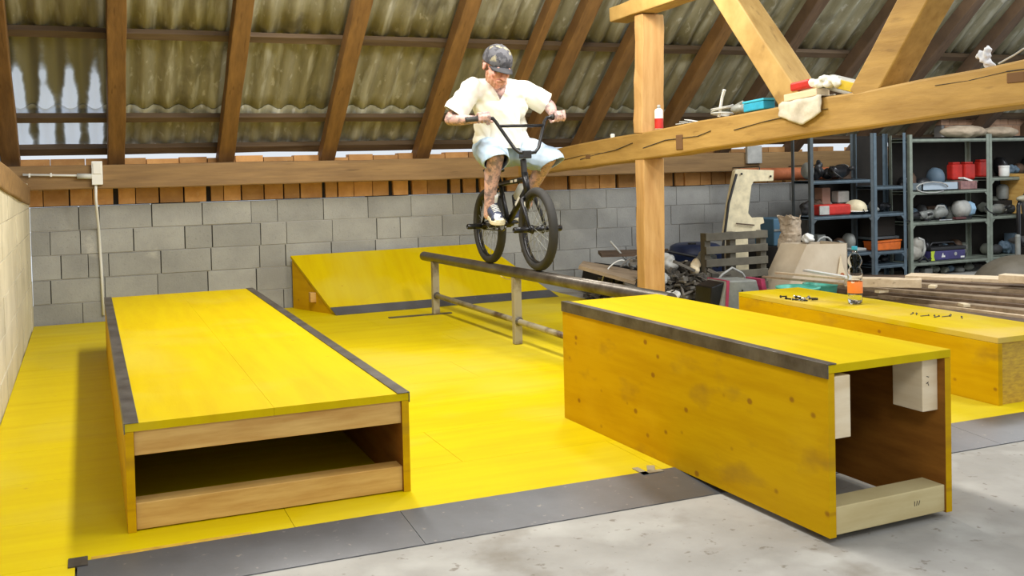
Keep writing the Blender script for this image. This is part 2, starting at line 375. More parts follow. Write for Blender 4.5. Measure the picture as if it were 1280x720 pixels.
# rafters
RX = [-.53,.235,1.09,1.95,2.81,3.50,3.84,4.40,5.24,6.06,6.95,7.85,8.5,9.4,10.2,11.1]
RD = ['beside the left gable, at the picture edge','standing upright behind the white junction box','second to the right of the junction box','third to the right of the junction box','just left of the rider\'s right shoulder','narrow and pale, behind the rider\'s left shoulder','wide, rising from behind the rider\'s left hand','between the rider and the upright timber post','just right of the upright timber post','crossing behind the blue box on the tie beam','right of the long diagonal brace','over the blue metal shelving','over the right-hand shelving','at the far right picture edge','beyond the right edge','beyond the far right edge']
for i, x in enumerate(RX):
    w_ = .07 if i == 5 else .13
    b = BM(); beam(b, rp(x,-.17,-.062), rp(x,7.7,-.062), w_, .12, up=NN, wob=.004, seg=24)
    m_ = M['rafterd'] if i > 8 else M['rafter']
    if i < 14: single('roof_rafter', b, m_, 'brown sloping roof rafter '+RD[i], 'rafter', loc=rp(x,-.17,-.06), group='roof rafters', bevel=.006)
    else: struct('ceiling_rafter', b, m_)
# wall plate beam on the back wall
b = BM(); beam(b, (-.62,8.665,1.168), (12.0,8.665,1.168), .16, .19, wob=.004, seg=40)
single('wall_plate_beam', b, M['plate'], 'long weathered horizontal beam along the top of the block back wall', 'beam', loc=(-.6,8.665,1.073), bevel=.01)
b = BM(); beam(b, (-.47,8.58,tf(8.58)+.085), (-.47,2.0,tf(2.0)+.085), .15, .145, wob=.004, seg=12)
single('side_wall_beam', b, M['plate'], 'short visible beam end lying on top of the left limewashed wall', 'beam', loc=(-.47,8.5,1.05), bevel=.01)
# tie beam and truss timbers
def tz(y): return 1.168+.0562*(8.72-y)
TX = 3.68
b = BM(); beam(b, (TX+.09,8.95,tz(8.95)), (TX+.09,2.2,tz(2.2)), .18, .190, wob=.006, seg=18)
tie = thing('tie_beam', 'long golden hewn beam sloping up to the right across the upright post', 'beam', (TX+.09,8.7,tz(8.7)))
obj('beam_body', b, M['tie'], tie, bevel=.012)
def crack(pts, w=.006):   # long drying cracks let into the face
    b = BM()
    for (y0,o0),(y1,o1) in zip(pts, pts[1:]):
        ww = w*random.uniform(.25,.7)
        a = [V((TX-.006,y0,tz(y0)+o0-ww)), V((TX-.006,y1,tz(y1)+o1-ww*.6)), V((TX-.006,y1,tz(y1)+o1+ww*.6)), V((TX-.006,y0,tz(y0)+o0+ww))]
        f = [b.verts.new(p) for p in a]; g = [b.verts.new(p+V((.02,0,0))) for p in a]
        b.faces.new(f); b.faces.new(g[::-1])
        for k in range(4): b.faces.new((f[k], f[(k+1)%4], g[(k+1)%4], g[k]))
    obj('drying_crack', b, M['joint'], tie)
crack([(8.1,-.02),(7.6,-.01),(7.25,.0),(6.95,-.005)], .004)
crack([(7.3,-.03),(7.1,-.015),(6.7,.0),(6.45,.03)], .005)
crack([(6.3,-.02),(6.0,.01),(5.6,.0),(5.45,.02)], .005)
crack([(5.2,.0),(4.9,.02),(4.6,.03),(4.35,.03)], .004)
crack([(3.6,.05),(3.4,.045),(3.2,.055),(3.05,.05),(2.9,.07)], .004)
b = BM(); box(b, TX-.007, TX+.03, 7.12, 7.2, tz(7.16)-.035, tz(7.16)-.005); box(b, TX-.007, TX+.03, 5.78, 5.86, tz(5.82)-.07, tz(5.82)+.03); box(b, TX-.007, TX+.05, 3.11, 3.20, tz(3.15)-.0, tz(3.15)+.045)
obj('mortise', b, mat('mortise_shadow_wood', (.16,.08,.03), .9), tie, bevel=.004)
b = BM(); beam(b, (TX+.09,6.39,-.02), (TX+.09,6.37,tz(6.37)-.09), .17, .12, up=(0,1,0), wob=.004, seg=8)
single('timber_post', b, M['post'], 'upright squared timber post below the tie beam, standing behind the big grind box', 'post', loc=(TX+.09,6.39,-.02), bevel=.008)
b = BM(); beam(b, (TX+.085,6.37,tz(6.37)+.09), (TX+.085,6.33,2.24), .18, .12, up=(0,1,0), wob=.005, seg=9)
single('timber_post', b, M['post'], 'upper timber post standing on the tie beam under a short cross timber', 'post', loc=(TX+.085,6.37,tz(6.37)+.09), bevel=.008)
b = BM(); beam(b, (TX+.05,6.72,2.29), (TX+.05,5.72,2.315), .16, .11, wob=.004, seg=6)
single('cross_timber', b, M['brace'], 'short golden timber lying across the head of the upper post', 'beam', loc=(TX+.05,6.7,2.29), bevel=.008)
b = BM(); beam(b, (TX+.09,4.62,tz(4.62)+.05), (TX+.09,6.15,3.12), .17, .17, up=(0,0,1), wob=.004, seg=8)
single('diagonal_brace', b, M['brace'], 'thick pale diagonal timber brace rising leftwards from the tie beam', 'brace', loc=(TX+.09,4.62,tz(4.62)+.09), bevel=.008)
b = BM(); beam(b, (TX+.09,4.12,tz(4.12)+.05), (TX+.09,2.9,2.95), .17, .17, up=(0,0,1), wob=.004, seg=8)
single('diagonal_brace', b, M['tie'], 'orange brown diagonal timber at the top right, leaning away to the right', 'brace', loc=(TX+.09,4.12,tz(4.12)+.09), bevel=.008)

# ================================================================= DECK, STEEL, BOXES, RAMP, RAIL
dk = thing('skate_deck', 'low floor deck of yellow boards under all the ramps and boxes', 'deck', (2.0,5.6,-.02))
def deck_panel(x0, x1, y0, y1):
    b = BM(); box(b, x0+.0008, x1-.0008, y0+.0006, y1-.0006, -.02, 0); obj('deck_panel', b, M['y_deck'], dk)
xs = [-.41, .9, 2.3, 3.5, 4.9]; y = 8.78
rows_y = [8.78,8.28,7.78,7.28,6.78,6.28,5.78,5.28,4.78,4.28,3.78,3.32]
for i, (a, c) in enumerate(zip(rows_y, rows_y[1:])):
    off = (0,.45,-.3,.2)[i%4]
    xe = 4.0 if a > 8.0 else 4.2 if a > 7.7 else (4.6 if a > 6.6 else 4.95)
    cuts = [-.41]+[v+off for v in (.9,2.3,3.5)]+[xe]
    for p, q in zip(cuts, cuts[1:]): deck_panel(p, q, c, a)
deck_panel(-.41, -.065, 2.95, 3.32)
b = BM(); box(b, -.02, .46, 3.325, 3.350, -.004, .0022); obj('filler_batten', b, M['y_edge'], dk)
b = BM(); box(b, -.085, -.03, 3.285, 3.36, -.004, .004); obj('hinge_plate', b, M['angle'], dk)
b = BM(); box(b, -.065, -.0, 2.86, 3.1, -.019, -.008); obj('end_board', b, M['pine'], dk)
SL = ['steel plate at the deck edge in the bottom left corner','steel plate at the deck edge left of the big grind box','steel plate at the deck edge running under the big grind box','steel plate at the deck edge between the big grind box and the low box']
for i, (x0, x1) in enumerate(((-.06,.955),(.957,2.21),(2.212,3.44),(3.442,5.3))):
    b = BM(); prism(b, [(3.325,.0025),(3.04,-.0165),(3.04,-.0195),(3.325,-.001)], (x0,0,0), (0,1,0), (0,0,1), (x1-x0,0,0))
    single('steel_plate', b, M['steel'], SL[i], 'metal plate', loc=(x0,3.04,-.02), group='steel edge plates')
b = BM(); box(b, 1.90,1.925,3.30,3.385,.001,.004); box(b, 1.90,1.99,3.30,3.325,.001,.004); obox(b, (1.965,3.355,.003), .03, .06, .003, Matrix.Rotation(-.5,3,'Z'))
single('angle_bracket', b, M['rail_leg'], 'small bent metal bracket on the deck edge beside the big grind box', 'bracket', loc=(1.93,3.33,.001))

# wide manual pad on the left
A0, A1, AY0, AY1, AH = .092, 1.056, 3.518, 7.252, .36
pad = thing('manual_pad', 'wide low yellow box with an open front and steel edges, on the left', 'ramp box', (.574,3.52,0))
T = .027
mid = (A0+A1)/2
for x0, x1 in ((A0,mid-.0004),(mid+.0004,A1)):
    b = BM(); box(b, x0, x1, AY0, AY1, AH-T, AH); obj('top_panel', b, M['y_top'], pad)
def slit(pts, z, w=.0022):
    b = BM()
    for (x0,y0),(x1,y1) in zip(pts, pts[1:]):
        d = V((y1-y0, x0-x1, 0)).normalized()*w
        q = [b.verts.new(p) for p in (V((x0,y0,z))-d, V((x1,y1,z))-d*.6, V((x1,y1,z))+d*.6, V((x0,y0,z))+d)]; b.faces.new(q)
    bmesh.ops.remove_doubles(b, verts=b.verts[:], dist=.004)
    obj('board_crack', b, M['joint'], pad)
slit([(A0+.062,AY0+.03),(A0+.060,AY0+.7),(A0+.068,AY0+1.6),(A0+.062,AY0+2.6)], AH+.0006, .0014)
slit([(.352,4.05),(.345,4.4),(.336,4.85)], AH+.0006, .0018); slit([(.72,3.9),(.725,4.02)], AH+.0006, .001)
for x in (A0, A1-T):
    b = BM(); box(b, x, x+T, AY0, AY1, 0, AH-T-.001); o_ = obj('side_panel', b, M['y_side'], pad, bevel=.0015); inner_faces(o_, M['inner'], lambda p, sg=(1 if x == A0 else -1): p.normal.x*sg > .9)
b = BM(); box(b, A0+T, A1-T, AY0+.012, AY0+.06, AH-T-.083, AH-T-.001); obj('upper_rail', b, M['pine'], pad, bevel=.002)
b = BM(); box(b, A0+T, A1-T, AY0+.012, AY0+.09, .004, .092); obj('lower_rail', b, M['pine'], pad, bevel=.002)
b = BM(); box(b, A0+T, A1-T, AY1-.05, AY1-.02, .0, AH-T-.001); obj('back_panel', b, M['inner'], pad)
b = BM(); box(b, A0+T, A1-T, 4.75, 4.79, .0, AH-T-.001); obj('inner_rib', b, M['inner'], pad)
for x, s in ((A0,1),(A1,-1)):
    b = BM()
    prism(b, [(-.003*s,-.034),(-.003*s,.004),(.043*s,.004),(.043*s,.0005),(.0,.0005),(.0,-.034)], (x,AY0-.004,AH), (1,0,0), (0,0,1), (0,AY1-AY0+.008,0))
    obj('steel_coping', b, M['angle'], pad, bevel=.0008)

# tall grind box in front, turned slightly
gb = thing('grind_box', 'tall yellow grind box with an open end and black steel edge, in the right foreground', 'ramp box', (2.082,2.478,0), rz=.0365)
W, LN, H = .522, 1.747, .539
b = BM(); box(b, 0, W, 0, LN, H-T, H); obj('top_panel', b, M['y_top'], gb, local=True, bevel=.0015)
for x in (0, W-T):
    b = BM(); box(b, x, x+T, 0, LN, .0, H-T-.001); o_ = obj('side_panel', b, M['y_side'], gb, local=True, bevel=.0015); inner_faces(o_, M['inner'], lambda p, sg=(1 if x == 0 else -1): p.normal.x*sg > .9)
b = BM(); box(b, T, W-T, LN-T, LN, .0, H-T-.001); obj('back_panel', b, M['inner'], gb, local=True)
b = BM(); prism(b, [(-.004,-.042),(-.004,.004),(.032,.004),(.032,.0005),(0,.0005),(0,-.042)], (0,-.004,H), (1,0,0), (0,0,1), (0,LN+.008,0)); obj('steel_coping', b, M['angle'], gb, local=True, bevel=.0008)
for x0, x1, y0, y1, z0, z1 in ((T,T+.067,.004,.10,.305,.50),(W-T-.068,W-T,.03,.16,.335,H-T-.002),(T,T+.085,.62,.72,.41,H-T-.002),(W-T-.068,W-T,1.2,1.3,.3,.5)):
    b = BM(); box(b, x0, x1, y0, y1, z0, z1); obj('corner_block', b, M['pale'], gb, local=True, bevel=.003)
b = BM(); box(b, T, W-T, .006, .10, .004, .092); obj('bottom_rail', b, M['rail_wood'], gb, local=True, bevel=.003)
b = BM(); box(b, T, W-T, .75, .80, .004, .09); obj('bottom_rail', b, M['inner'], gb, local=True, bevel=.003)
for x, z, a in ((W-T-.045,.45,.3),(W-T-.047,.43,-.5),(W-T-.043,.425,1.2)):
    b = BM(); obox(b, (x,.0295,z), .011, .001, .0022, Matrix.Rotation(a,3,'Y')); obj('pencil_mark', b, M['joint'], gb, local=True)
for k in range(3):
    b = BM(); obox(b, (.36+.01*k,.0055,.05), .0018, .001, .016, Matrix.Rotation(.2*k,3,'Y')); obj('pencil_mark', b, M['joint'], gb, local=True)

# long low box at the right
C0, C1, CY0, CY1, CH = 3.905, 4.385, 3.462, 5.50, .32
lb = thing('low_box', 'long low yellow box carrying the water bottle, at the right', 'ramp box', (4.145,3.47,0))
b = BM(); box(b, C0, C1, CY0, CY1, CH-T, CH); obj('top_panel', b, layer(M['y_top'].copy(), (.62,.45,.16), 1.6, .45, .62, amount=.6), lb, bevel=.0015)
for x in (C0, C1-T):
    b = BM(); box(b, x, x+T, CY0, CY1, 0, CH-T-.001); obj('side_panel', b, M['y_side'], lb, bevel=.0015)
b = BM(); box(b, C0+T, C1-T, CY0+.012, CY0+.012+T, 0, CH-T-.001); obj('end_panel', b, M['y_edge'], lb)
b = BM(); box(b, C0+T, C1-T, CY1-T, CY1, 0, CH-T-.001); obj('end_panel', b, M['y_side'], lb)

# kicker ramp at the back wall
rm = thing('kicker_ramp', 'yellow wedge ramp against the back wall with a steel strip at its foot', 'ramp', (2.8,8.4,0))
BLt, BRt, FL, FR = V((1.60,8.73,.452)), V((3.375,8.73,.47)), V((1.835,8.13,.006)), V((3.87,8.22,.006))
def slab(b, q, t):
    n = (q[1]-q[0]).cross(q[3]-q[0]).normalized(); n = n if n.z > 0 else -n
    a = [b.verts.new(p) for p in q]; c = [b.verts.new(p-n*t) for p in q]
    b.faces.new(a); b.faces.new(c[::-1])
    for k in range(4): b.faces.new((a[k], a[(k+1)%4], c[(k+1)%4], c[k]))
b = BM(); slab(b, [FL,FR,BRt,BLt], .025); obj('riding_surface', b, M['y_top'], rm, bevel=.0015)
for T_, F_, s in ((BLt,FL,1),(BRt,FR,-1)):
    b = BM(); F2 = F_.lerp(T_,.04)
    pts = [V((F2.x,F2.y,0)), V((F2.x,F2.y,max(.002,F2.z-.03))), V((T_.x,T_.y,T_.z-.032)), V((T_.x,T_.y,0))]
    a = [b.verts.new(p+V((.012*s,0,0))) for p in pts]; c = [b.verts.new(p+V((.037*s,0,0))) for p in pts]
    b.faces.new(a); b.faces.new(c[::-1])
    for k in range(4): b.faces.new((a[k], a[(k+1)%4], c[(k+1)%4], c[k]))
    obj('side_panel', b, M['y_side'], rm)
b = BM(); box(b, 1.70, 1.76, 8.40, 8.47, .08, .16)
for v in b.verts: v.co.x -= .005
obj('side_cleat', b, M['pine'], rm, bevel=.003)
b = BM(); up = V((0,-.004,.005))
slab(b, [FL+V((-.0,-.05,-.003)), FR+V((.0,-.05,-.003)), FR.lerp(BRt,.10)+up, FL.lerp(BLt,.10)+up], .004); obj('steel_strip', b, M['steel'], rm)

# round flat rail
def RXY(y): return 2.597+(6.13-y)*.0234
def RZ(y): return .452+(7.97-y)*.0118
rl = thing('grind_rail', 'low round metal rail on welded legs that the bike is riding along', 'rail', (2.597,6.13,0))
b = BM(); tube(b, [(RXY(7.97),7.97,RZ(7.97)), (RXY(4.28),4.28,RZ(4.28))], .037, n=24); obj('rail_bar', b, M['rail'], rl, smooth=False)
for p in rl.children[0].data.polygons: p.use_smooth = len(p.vertices) == 4
for y in (7.71, 6.13, 4.42):
    b = BM(); beam(b, (RXY(y),y,.006 if y > 7 else 0), (RXY(y),y,RZ(y)-.028), .055, .05, up=(0,1,0)); obj('leg', b, M['rail_leg'], rl, bevel=.006)
b = BM(); tube(b, [(RXY(7.7),7.7,.155), (RXY(4.42),4.42,.150)], .020, n=14); obj('lower_bar', b, M['rail_leg'], rl, smooth=True)
b = BM(); box(b, 2.17, 2.69, 7.69, 7.735, 0, .008); obj('foot_bar', b, M['angle'], rl)
for y in (7.71,6.13):
    b = BM(); lathe(b, [(.024,0),(.030,.012),(.024,.024)], (RXY(y),y-.025,.155), M=Matrix.Rotation(R(90),3,'X'), n=14); obj('weld_collar', b, M['angle'], rl)
b = BM(); pts = [(RXY(6.25)+.02,6.25+.05*math.sin(t)*.3,RZ(6.2)-.03-.02*math.sin(t)+.0*t) for t in (0,.8,1.6,2.4,3.1)]
pts = [(RXY(6.3)-.03+.015*k,6.32-.02*k,RZ(6.2)-.036-.022*math.sin(k*PI/5)) for k in range(6)]; tube(b, pts, .003, n=6); obj('wire_tie', b, M['pale'], rl)

# ================================================================= BIKE (rolls on the rail, towards the camera)
BX = lambda y: RXY(y)
bike = thing('bmx_bike', 'black bmx bike rolling along the round rail under the rider', 'bicycle', (BX(6.2), 6.2, RZ(6.2)+.037))
YF, YR = 5.785, 6.565
ZF, ZR = RZ(YF)+.037+.262, RZ(YR)+.037+.259
def bp(x, y, z): return V((BX(y)+x, y, z))       # bike coordinates: x to the rider's left
MX = Matrix.Rotation(R(90), 3, 'Y')
def make_wheel(y, z, nm):
    c = bp(0,y,z)
    b = BM()
    ring = [(.218,-.014),(.222,-.018),(.212,-.016),(.203,-.008),(.203,.008),(.212,.016),(.222,.018),(.218,.014)]
    n = 56; rr = []
    for k in range(n):
        a = 2*PI*k/n; rr.append([b.verts.new(c+V((w, r*math.cos(a), r*math.sin(a)))) for r, w in ring])
    for k in range(n):
        for j in range(len(ring)):
            b.faces.new((rr[k][j], rr[(k+1)%n][j], rr[(k+1)%n][(j+1)%8], rr[k][(j+1)%8]))
    wh = obj(nm, b, M['blackmetal'], bike, smooth=True); ORG[wh.name] = ORG[bike.name]
    b = BM(); rr = []; n = 90
    for k in range(n):
        a = 2*PI*k/n; r_ = []
        for j in range(14):
            t = 2*PI*j/14; rad = .0275+(.0012 if (j+k)%2 and abs(t-PI*0)<1.1 or (t>5.2 and (j+k)%2) else 0)
            r = .2350+rad*math.cos(t); w = (rad+.002)*math.sin(t)
            r_.append(b.verts.new(c+V((w, r*math.cos(a), r*math.sin(a)))))
        rr.append(r_)
    for k in range(n):
        for j in range(14): b.faces.new((rr[k][j], rr[(k+1)%n][j], rr[(k+1)%n][(j+1)%14], rr[k][(j+1)%14]))
    obj('tyre', b, M['tyre'], wh, smooth=True)
    b = BM(); lathe(b, [(.012,-.055),(.024,-.05),(.030,-.036),(.022,-.03),(.018,0),(.022,.03),(.030,.036),(.024,.05),(.012,.055)], c, M=MX, n=18); obj('hub', b, M['blackmetal'], wh, smooth=True)
    for s in (-1,1):
        for k in range(18):
            a = 2*PI*k/18+(.17 if s > 0 else 0); a2 = a + (.55 if k%2 else -.55)
            b = BM(); tube(b, [c+V((s*.034,.028*math.cos(a2),.028*math.sin(a2))), c+V((s*.004,.205*math.cos(a),.205*math.sin(a)))], .0012, n=4); obj('spoke', b, M['greym'], wh)
    return wh
make_wheel(YF, ZF, 'front_wheel'); make_wheel(YR, ZR, 'rear_wheel')
for y, z in ((YF,ZF),(YR,ZR)):
    for s in (-1,1):
        b = BM(); lathe(b, [(.012,0),(.019,.004),(.019,.098),(.014,.104),(.010,.100),(.010,.09)], bp(s*.062,y,z), M=Matrix.Rotation(R(90)*s,3,'Y'), n=18); obj('axle_peg', b, M['blackmetal'], bike, smooth=True)
BBp = bp(0, 6.235, .800); HT = bp(0, 5.965, 1.12); HB = bp(0, 5.925, 1.005); ST = bp(0, 6.36, 1.055)
b = BM()
tube(b, [HT+V((0,-.004,.01)), HB-V((0,.004,.01))], .022, n=16)
tube(b, [HT.lerp(HB,.25), ST], .0165, n=14); tube(b, [HT.lerp(HB,.8), BBp], .020, n=14); tube(b, [ST+V((0,.012,.03)), BBp], .0155, n=14)
lathe(b, [(.02,-.036),(.024,-.034),(.024,.034),(.02,.036)], BBp, M=MX, n=18)
for s in (-1,1):
    tube(b, [BBp+V((s*.018,.01,0)), bp(s*.045,6.38,.79), bp(s*.058,YR,ZR)], .0095, n=10)
    tube(b, [ST+V((s*.012,0,-.03)), bp(s*.04,6.46,.93), bp(s*.058,YR,ZR)], .008, n=10)
    obox(b, bp(s*.058,YR,ZR), .006, .05, .035)
fr = obj('frame', b, M['blackmetal'], bike, smooth=False, bevel=0)
for p in fr.data.polygons: p.use_smooth = len(p.vertices) == 4
b = BM(); a0, a1 = HT.lerp(HB,.25), ST; d = (a1-a0).normalized()
for t in (.28,.44):
    q = a0.lerp(a1,t); obox(b, q+V((-.0168,0,0)), .001, .042, .017, Matrix.Rotation(-math.atan2(d.z,d.y)*-1,3,'X'))
st = obj('frame_sticker', b, M['white'], fr)
b = BM(); q0, q1 = HT.lerp(HB,.8), BBp; d = (q1-q0).normalized()
obox(b, q0.lerp(q1,.35)+V((-.0203,0,0)), .001, .09, .02, Matrix.Rotation(math.atan2(d.z,d.y),3,'X')); obj('down_tube_sticker', b, M['white'], fr)
# fork, stem, bars
b = BM(); CR = HB+V((0,-.008,-.025))
for s in (-1,1): tube(b, [CR+V((s*.01,0,0)), CR+V((s*.046,-.004,-.018)), CR.lerp(bp(s*.056,YF,ZF),.5)+V((s*.026,-.004,0)), bp(s*.056,YF,ZF)], [.016,.0165,.013,.010], n=12)
lathe(b, [(.019,-.02),(.024,0),(.019,.02)], CR, n=16)
for s in (-1,1): obox(b, bp(s*.056,YF,ZF), .007, .03, .04)
fk = obj('fork', b, M['blackmetal'], bike, smooth=False)
for p in fk.data.polygons: p.use_smooth = len(p.vertices) == 4
b = BM()
for s in (-1,1):
    q = CR.lerp(bp(s*.056,YF,ZF),.3); obox(b, q+V((s*.031,-.012,0)), .002, .012, .06)
obj('fork_sticker', b, M['white'], fk)
b = BM(); SM = bp(0,5.935,1.258)
tube(b, [HT+V((0,0,.0)), HT+V((0,.012,.10))], .020, n=16); obox(b, SM+V((0,.022,-.01)), .05, .075, .05); obox(b, SM+V((0,-.022,-.01)), .055, .022, .05)
obj('stem', b, M['black'], bike, bevel=.005)
b = BM()
L0 = [bp(-.35,6.075,1.478), bp(-.205,6.055,1.490), bp(-.175,6.05,1.486), bp(-.155,6.045,1.462), bp(-.065,5.97,1.290), bp(-.04,5.945,1.262), bp(0,5.935,1.256),
      bp(.07,5.945,1.262), bp(.105,5.965,1.292), bp(.185,6.035,1.465), bp(.203,6.035,1.488), bp(.23,6.03,1.494), bp(.335,6.03,1.498)]
tube(b, L0, .0115, n=12); tube(b, [bp(-.142,6.03,1.435), bp(.172,6.02,1.437)], .0105, n=10)
hb = obj('handlebar', b, M['blackmetal'], bike, smooth=True)
for a0, a1 in ((L0[0],L0[1]),(L0[-1],L0[-2])):
    b = BM(); d = (a1-a0)
    pts = [a0+d*(k/14) for k in range(15)]; rs = [.0165+(.0015 if k%2 else 0) for k in range(15)]; rs[0] = .018
    tube(b, pts, rs, n=14); obj('grip', b, M['rubber'], hb, smooth=True)
# saddle
b = BM(); tube(b, [ST+V((0,.005,.02)), bp(0,6.40,1.13)], .0125, n=12); obj('seat_post', b, M['blackmetal'], bike)
b = BM(); ball(b, bp(0,6.49,1.150), (.068,.075,.022)); ball(b, bp(0,6.40,1.150), (.03,.12,.020)); s_ = weld(b, .006, 4); obj('saddle', s_, M['black'], bike, smooth=True)
# cranks, sprocket, chain, pedals
PR_, PL_ = bp(-.085,6.115,.800), bp(.085,6.40,.805)
b = BM()
tube(b, [BBp+V((-.06,0,0)), BBp+V((.06,0,0))], .011, n=12); tube(b, [BBp+V((-.062,0,0)), PR_+V((.01,0,0))], .011, n=10); tube(b, [BBp+V((.062,0,0)), PL_+V((-.01,0,0))], .011, n=10)
obj('crank', b, M['blackmetal'], bike)
b = BM(); prof = []
n = 50; c = BBp+V((-.045,0,0)); o1 = []; o2 = []
for k in range(n):
    r = .056 if k%2 else .050; o1.append((r*math.cos(2*PI*k/n), r*math.sin(2*PI*k/n)))
prism(b, o1, c, (0,1,0), (0,0,1), (.005,0,0)); obj('sprocket', b, M['chrome'], bike)
b = BM(); hubR = bp(-.045,YR,ZR); pts = []
for k in range(9): a = PI/2+PI*k/8; pts.append(c+V((0,.052*math.cos(a),.052*math.sin(a))))
for k in range(9): a = -PI/2+PI*k/8; pts.append(hubR+V((0,.022*math.cos(a),.022*math.sin(a))))
tube(b, pts, .0045, n=6, closed=True); obj('chain', b, M['blackmetal'], bike)
for P_, s in ((PR_,-1),(PL_,1)):
    b = BM(); q = P_+V((s*.06,0,0))
    tube(b, [P_, q+V((s*.05,0,0))], .009, n=10); obox(b, q+V((0,.042,0)), .092, .014, .016); obox(b, q+V((0,-.042,0)), .092, .014, .016)
    for t in (-.042,.042): obox(b, q+V((t,0,0)), .010, .09, .016)
    for tx in (-.035,0,.035):
        for ty in (-.042,.042): obox(b, q+V((tx,ty,.0)), .004, .004, .026)
    obj('pedal', b, M['black'], bike)

# ================================================================= RIDER
rider = thing('person', 'person in white v-neck t-shirt, denim shorts and cap riding the bike along the rail', 'person', (2.6,6.3,.8))
skin = mat('skin', (.74,.38,.30), .5, var=(.66,.29,.23), vs=14); skin.node_tree.nodes['Principled BSDF'].inputs['Subsurface Weight'].default_value = .05
inked = layer(layer(mat('tattooed_skin', (.70,.42,.35), .5, var=(.5,.33,.31), vs=16), (.12,.11,.13), 26, .50, .60, amount=.65), (.10,.09,.12), 60, .56, .64, amount=.5)
beardm = mat('ginger_beard', (.42,.20,.11), .8, var=(.62,.34,.24), vs=60, bump=.4, bs=120)
# joints
hipR, hipL = V((2.56,6.50,1.30)), V((2.745,6.50,1.30))
knR, knL = V((2.460,6.10,1.240)), V((2.850,6.13,1.228))
anR, anL = V((2.450,6.215,.905)), V((2.845,6.47,.955))
shR, shL = V((2.385,6.30,1.695)), V((2.765,6.34,1.690))
elR, elL = V((2.232,6.33,1.492)), V((2.945,6.30,1.588))
wrR, wrL = V((2.345,6.142,1.482)), V((2.885,6.105,1.508))
neck, hc = V((2.575,6.30,1.745)), V((2.500,6.15,1.822))
HM = Matrix.Rotation(R(8),3,'Z') @ Matrix.Rotation(R(4),3,'Y') @ Matrix.Rotation(R(27),3,'X')
HS = 1.15
def hp(x, y, z): return hc + HM @ V((x,y,z))*HS
b = BM()
# trunk
ball(b, V((2.655,6.47,1.30)), (.165,.12,.13)); ball(b, V((2.63,6.42,1.42)), (.155,.105,.14)); ball(b, V((2.60,6.35,1.56)), (.175,.11,.15)); ball(b, V((2.585,6.33,1.66)), (.17,.095,.10))
cap_limb(b, [(shR+V((.05,0,0)),.065),(shL-V((.05,0,0)),.065)])
cap_limb(b, [(V((2.585,6.33,1.70)),.065),(neck+V((-.01,-.03,.01)),.058),(hc+V((.03,.05,-.04)),.056)])
# arms
for s_, e_, w_ in ((shR,elR,wrR),(shL,elL,wrL)):
    m1 = s_.lerp(e_,.5)
    cap_limb(b, [(s_,.058),(m1,.050),(e_,.038),(e_.lerp(w_,.35),.040),(e_.lerp(w_,.75),.030),(w_,.026)])
# legs
for h_, k_, a_ in ((hipR,knR,anR),(hipL,knL,anL)):
    cap_limb(b, [(h_,.090),(h_.lerp(k_,.5),.080),(k_,.056)])
    d = (a_-k_); back = V((0,.022,0))
    cap_limb(b, [(k_,.055),(k_+d*.3+back,.055),(k_+d*.65+back*.6,.042),(a_,.034)])
    cap_limb(b, [(a_,.034),(a_+V((0,.01,-.05)),.034)])
# head
ball(b, hp(0,.012,.035), (.084,.106,.093), HM); ball(b, hp(0,-.012,-.030), (.070,.084,.083), HM); cap_limb(b, [(hp(0,-.055,-.085),.028),(hp(.035,-.01,-.065),.024)]); cap_limb(b, [(hp(0,-.055,-.085),.028),(hp(-.035,-.01,-.065),.024)])
cap_limb(b, [(hp(0,-.086,.012),.010),(hp(0,-.106,-.026),.0145)]); ball(b, hp(-.011,-.096,-.028), .009); ball(b, hp(.011,-.096,-.028), .009)   # nose
cap_limb(b, [(hp(-.034,-.078,.022),.012),(hp(.034,-.078,.022),.012)])           # brow
ball(b, hp(-.040,-.062,-.018), .020); ball(b, hp(.040,-.062,-.018), .020)       # cheeks
cap_limb(b, [(hp(-.020,-.083,-.056),.008),(hp(.020,-.083,-.056),.008)]); cap_limb(b, [(hp(-.016,-.081,-.067),.008),(hp(.016,-.081,-.067),.008)])   # lips
for s in (-1,1):
    ball(b, hp(s*.074,.012,-.004), (.009,.015,.026), HM); ball(b, hp(s*.078,.018,.008), (.006,.011,.014), HM)
# hands: palm over the grip, four fingers curled round it, thumb underneath
def hand(b, g0, g1, wr, s, up=V((0,0,1))):
    """g0..g1 is the run of the grip covered, from little finger to index"""
    ax = (g1-g0).normalized(); gc = (g0+g1)/2
    back = V((wr.x-gc.x, wr.y-gc.y, 0)); back = (back-ax*back.dot(ax)).normalized()
    top = ax.cross(back).normalized(); top = top if top.z > 0 else -top
    r = .027
    for i in range(4):
        t = (.06,.36,.66,.94)[i]; ln = (.85,1,1.06,.98)[i]; fr_ = (.0078,.0088,.0092,.0088)[i]; p = g0.lerp(g1,t)
        pts = []
        for a, rad in ((55,.034),(15,.032*ln),(-28,.030),(-75,.028),(-115,.026)):
            pts.append((p - back*math.cos(R(a))*rad*1.0*1.0 + top*math.sin(R(a))*rad, fr_ if a > -100 else fr_*.85))
        cap_limb(b, pts)
        cap_limb(b, [(p-back*.018+top*.030, .0115), (wr.lerp(p,.35)+top*.014, .013)])    # hand back bones up to the knuckle
    ball(b, gc.lerp(wr,.42)+top*.012, (.036,.036,.017), Matrix((ax,back,top)).transposed())
    q = g1+ax*.004
    cap_limb(b, [(wr.lerp(q,.45)+ax*.012+top*.004,.0125),(q+back*.026+ax*.012-top*.006,.0105),(q+back*.004+ax*.014-top*.029,.0095),(q-back*.014+ax*.008-top*.027,.0085)])
gR0, gR1 = bp(-.272,6.063,1.486), bp(-.198,6.053,1.491)
gL0, gL1 = bp(.322,6.03,1.497), bp(.248,6.03,1.491)
hand(b, gR0, gR1, wrR, -1); hand(b, gL0, gL1, wrL, 1)
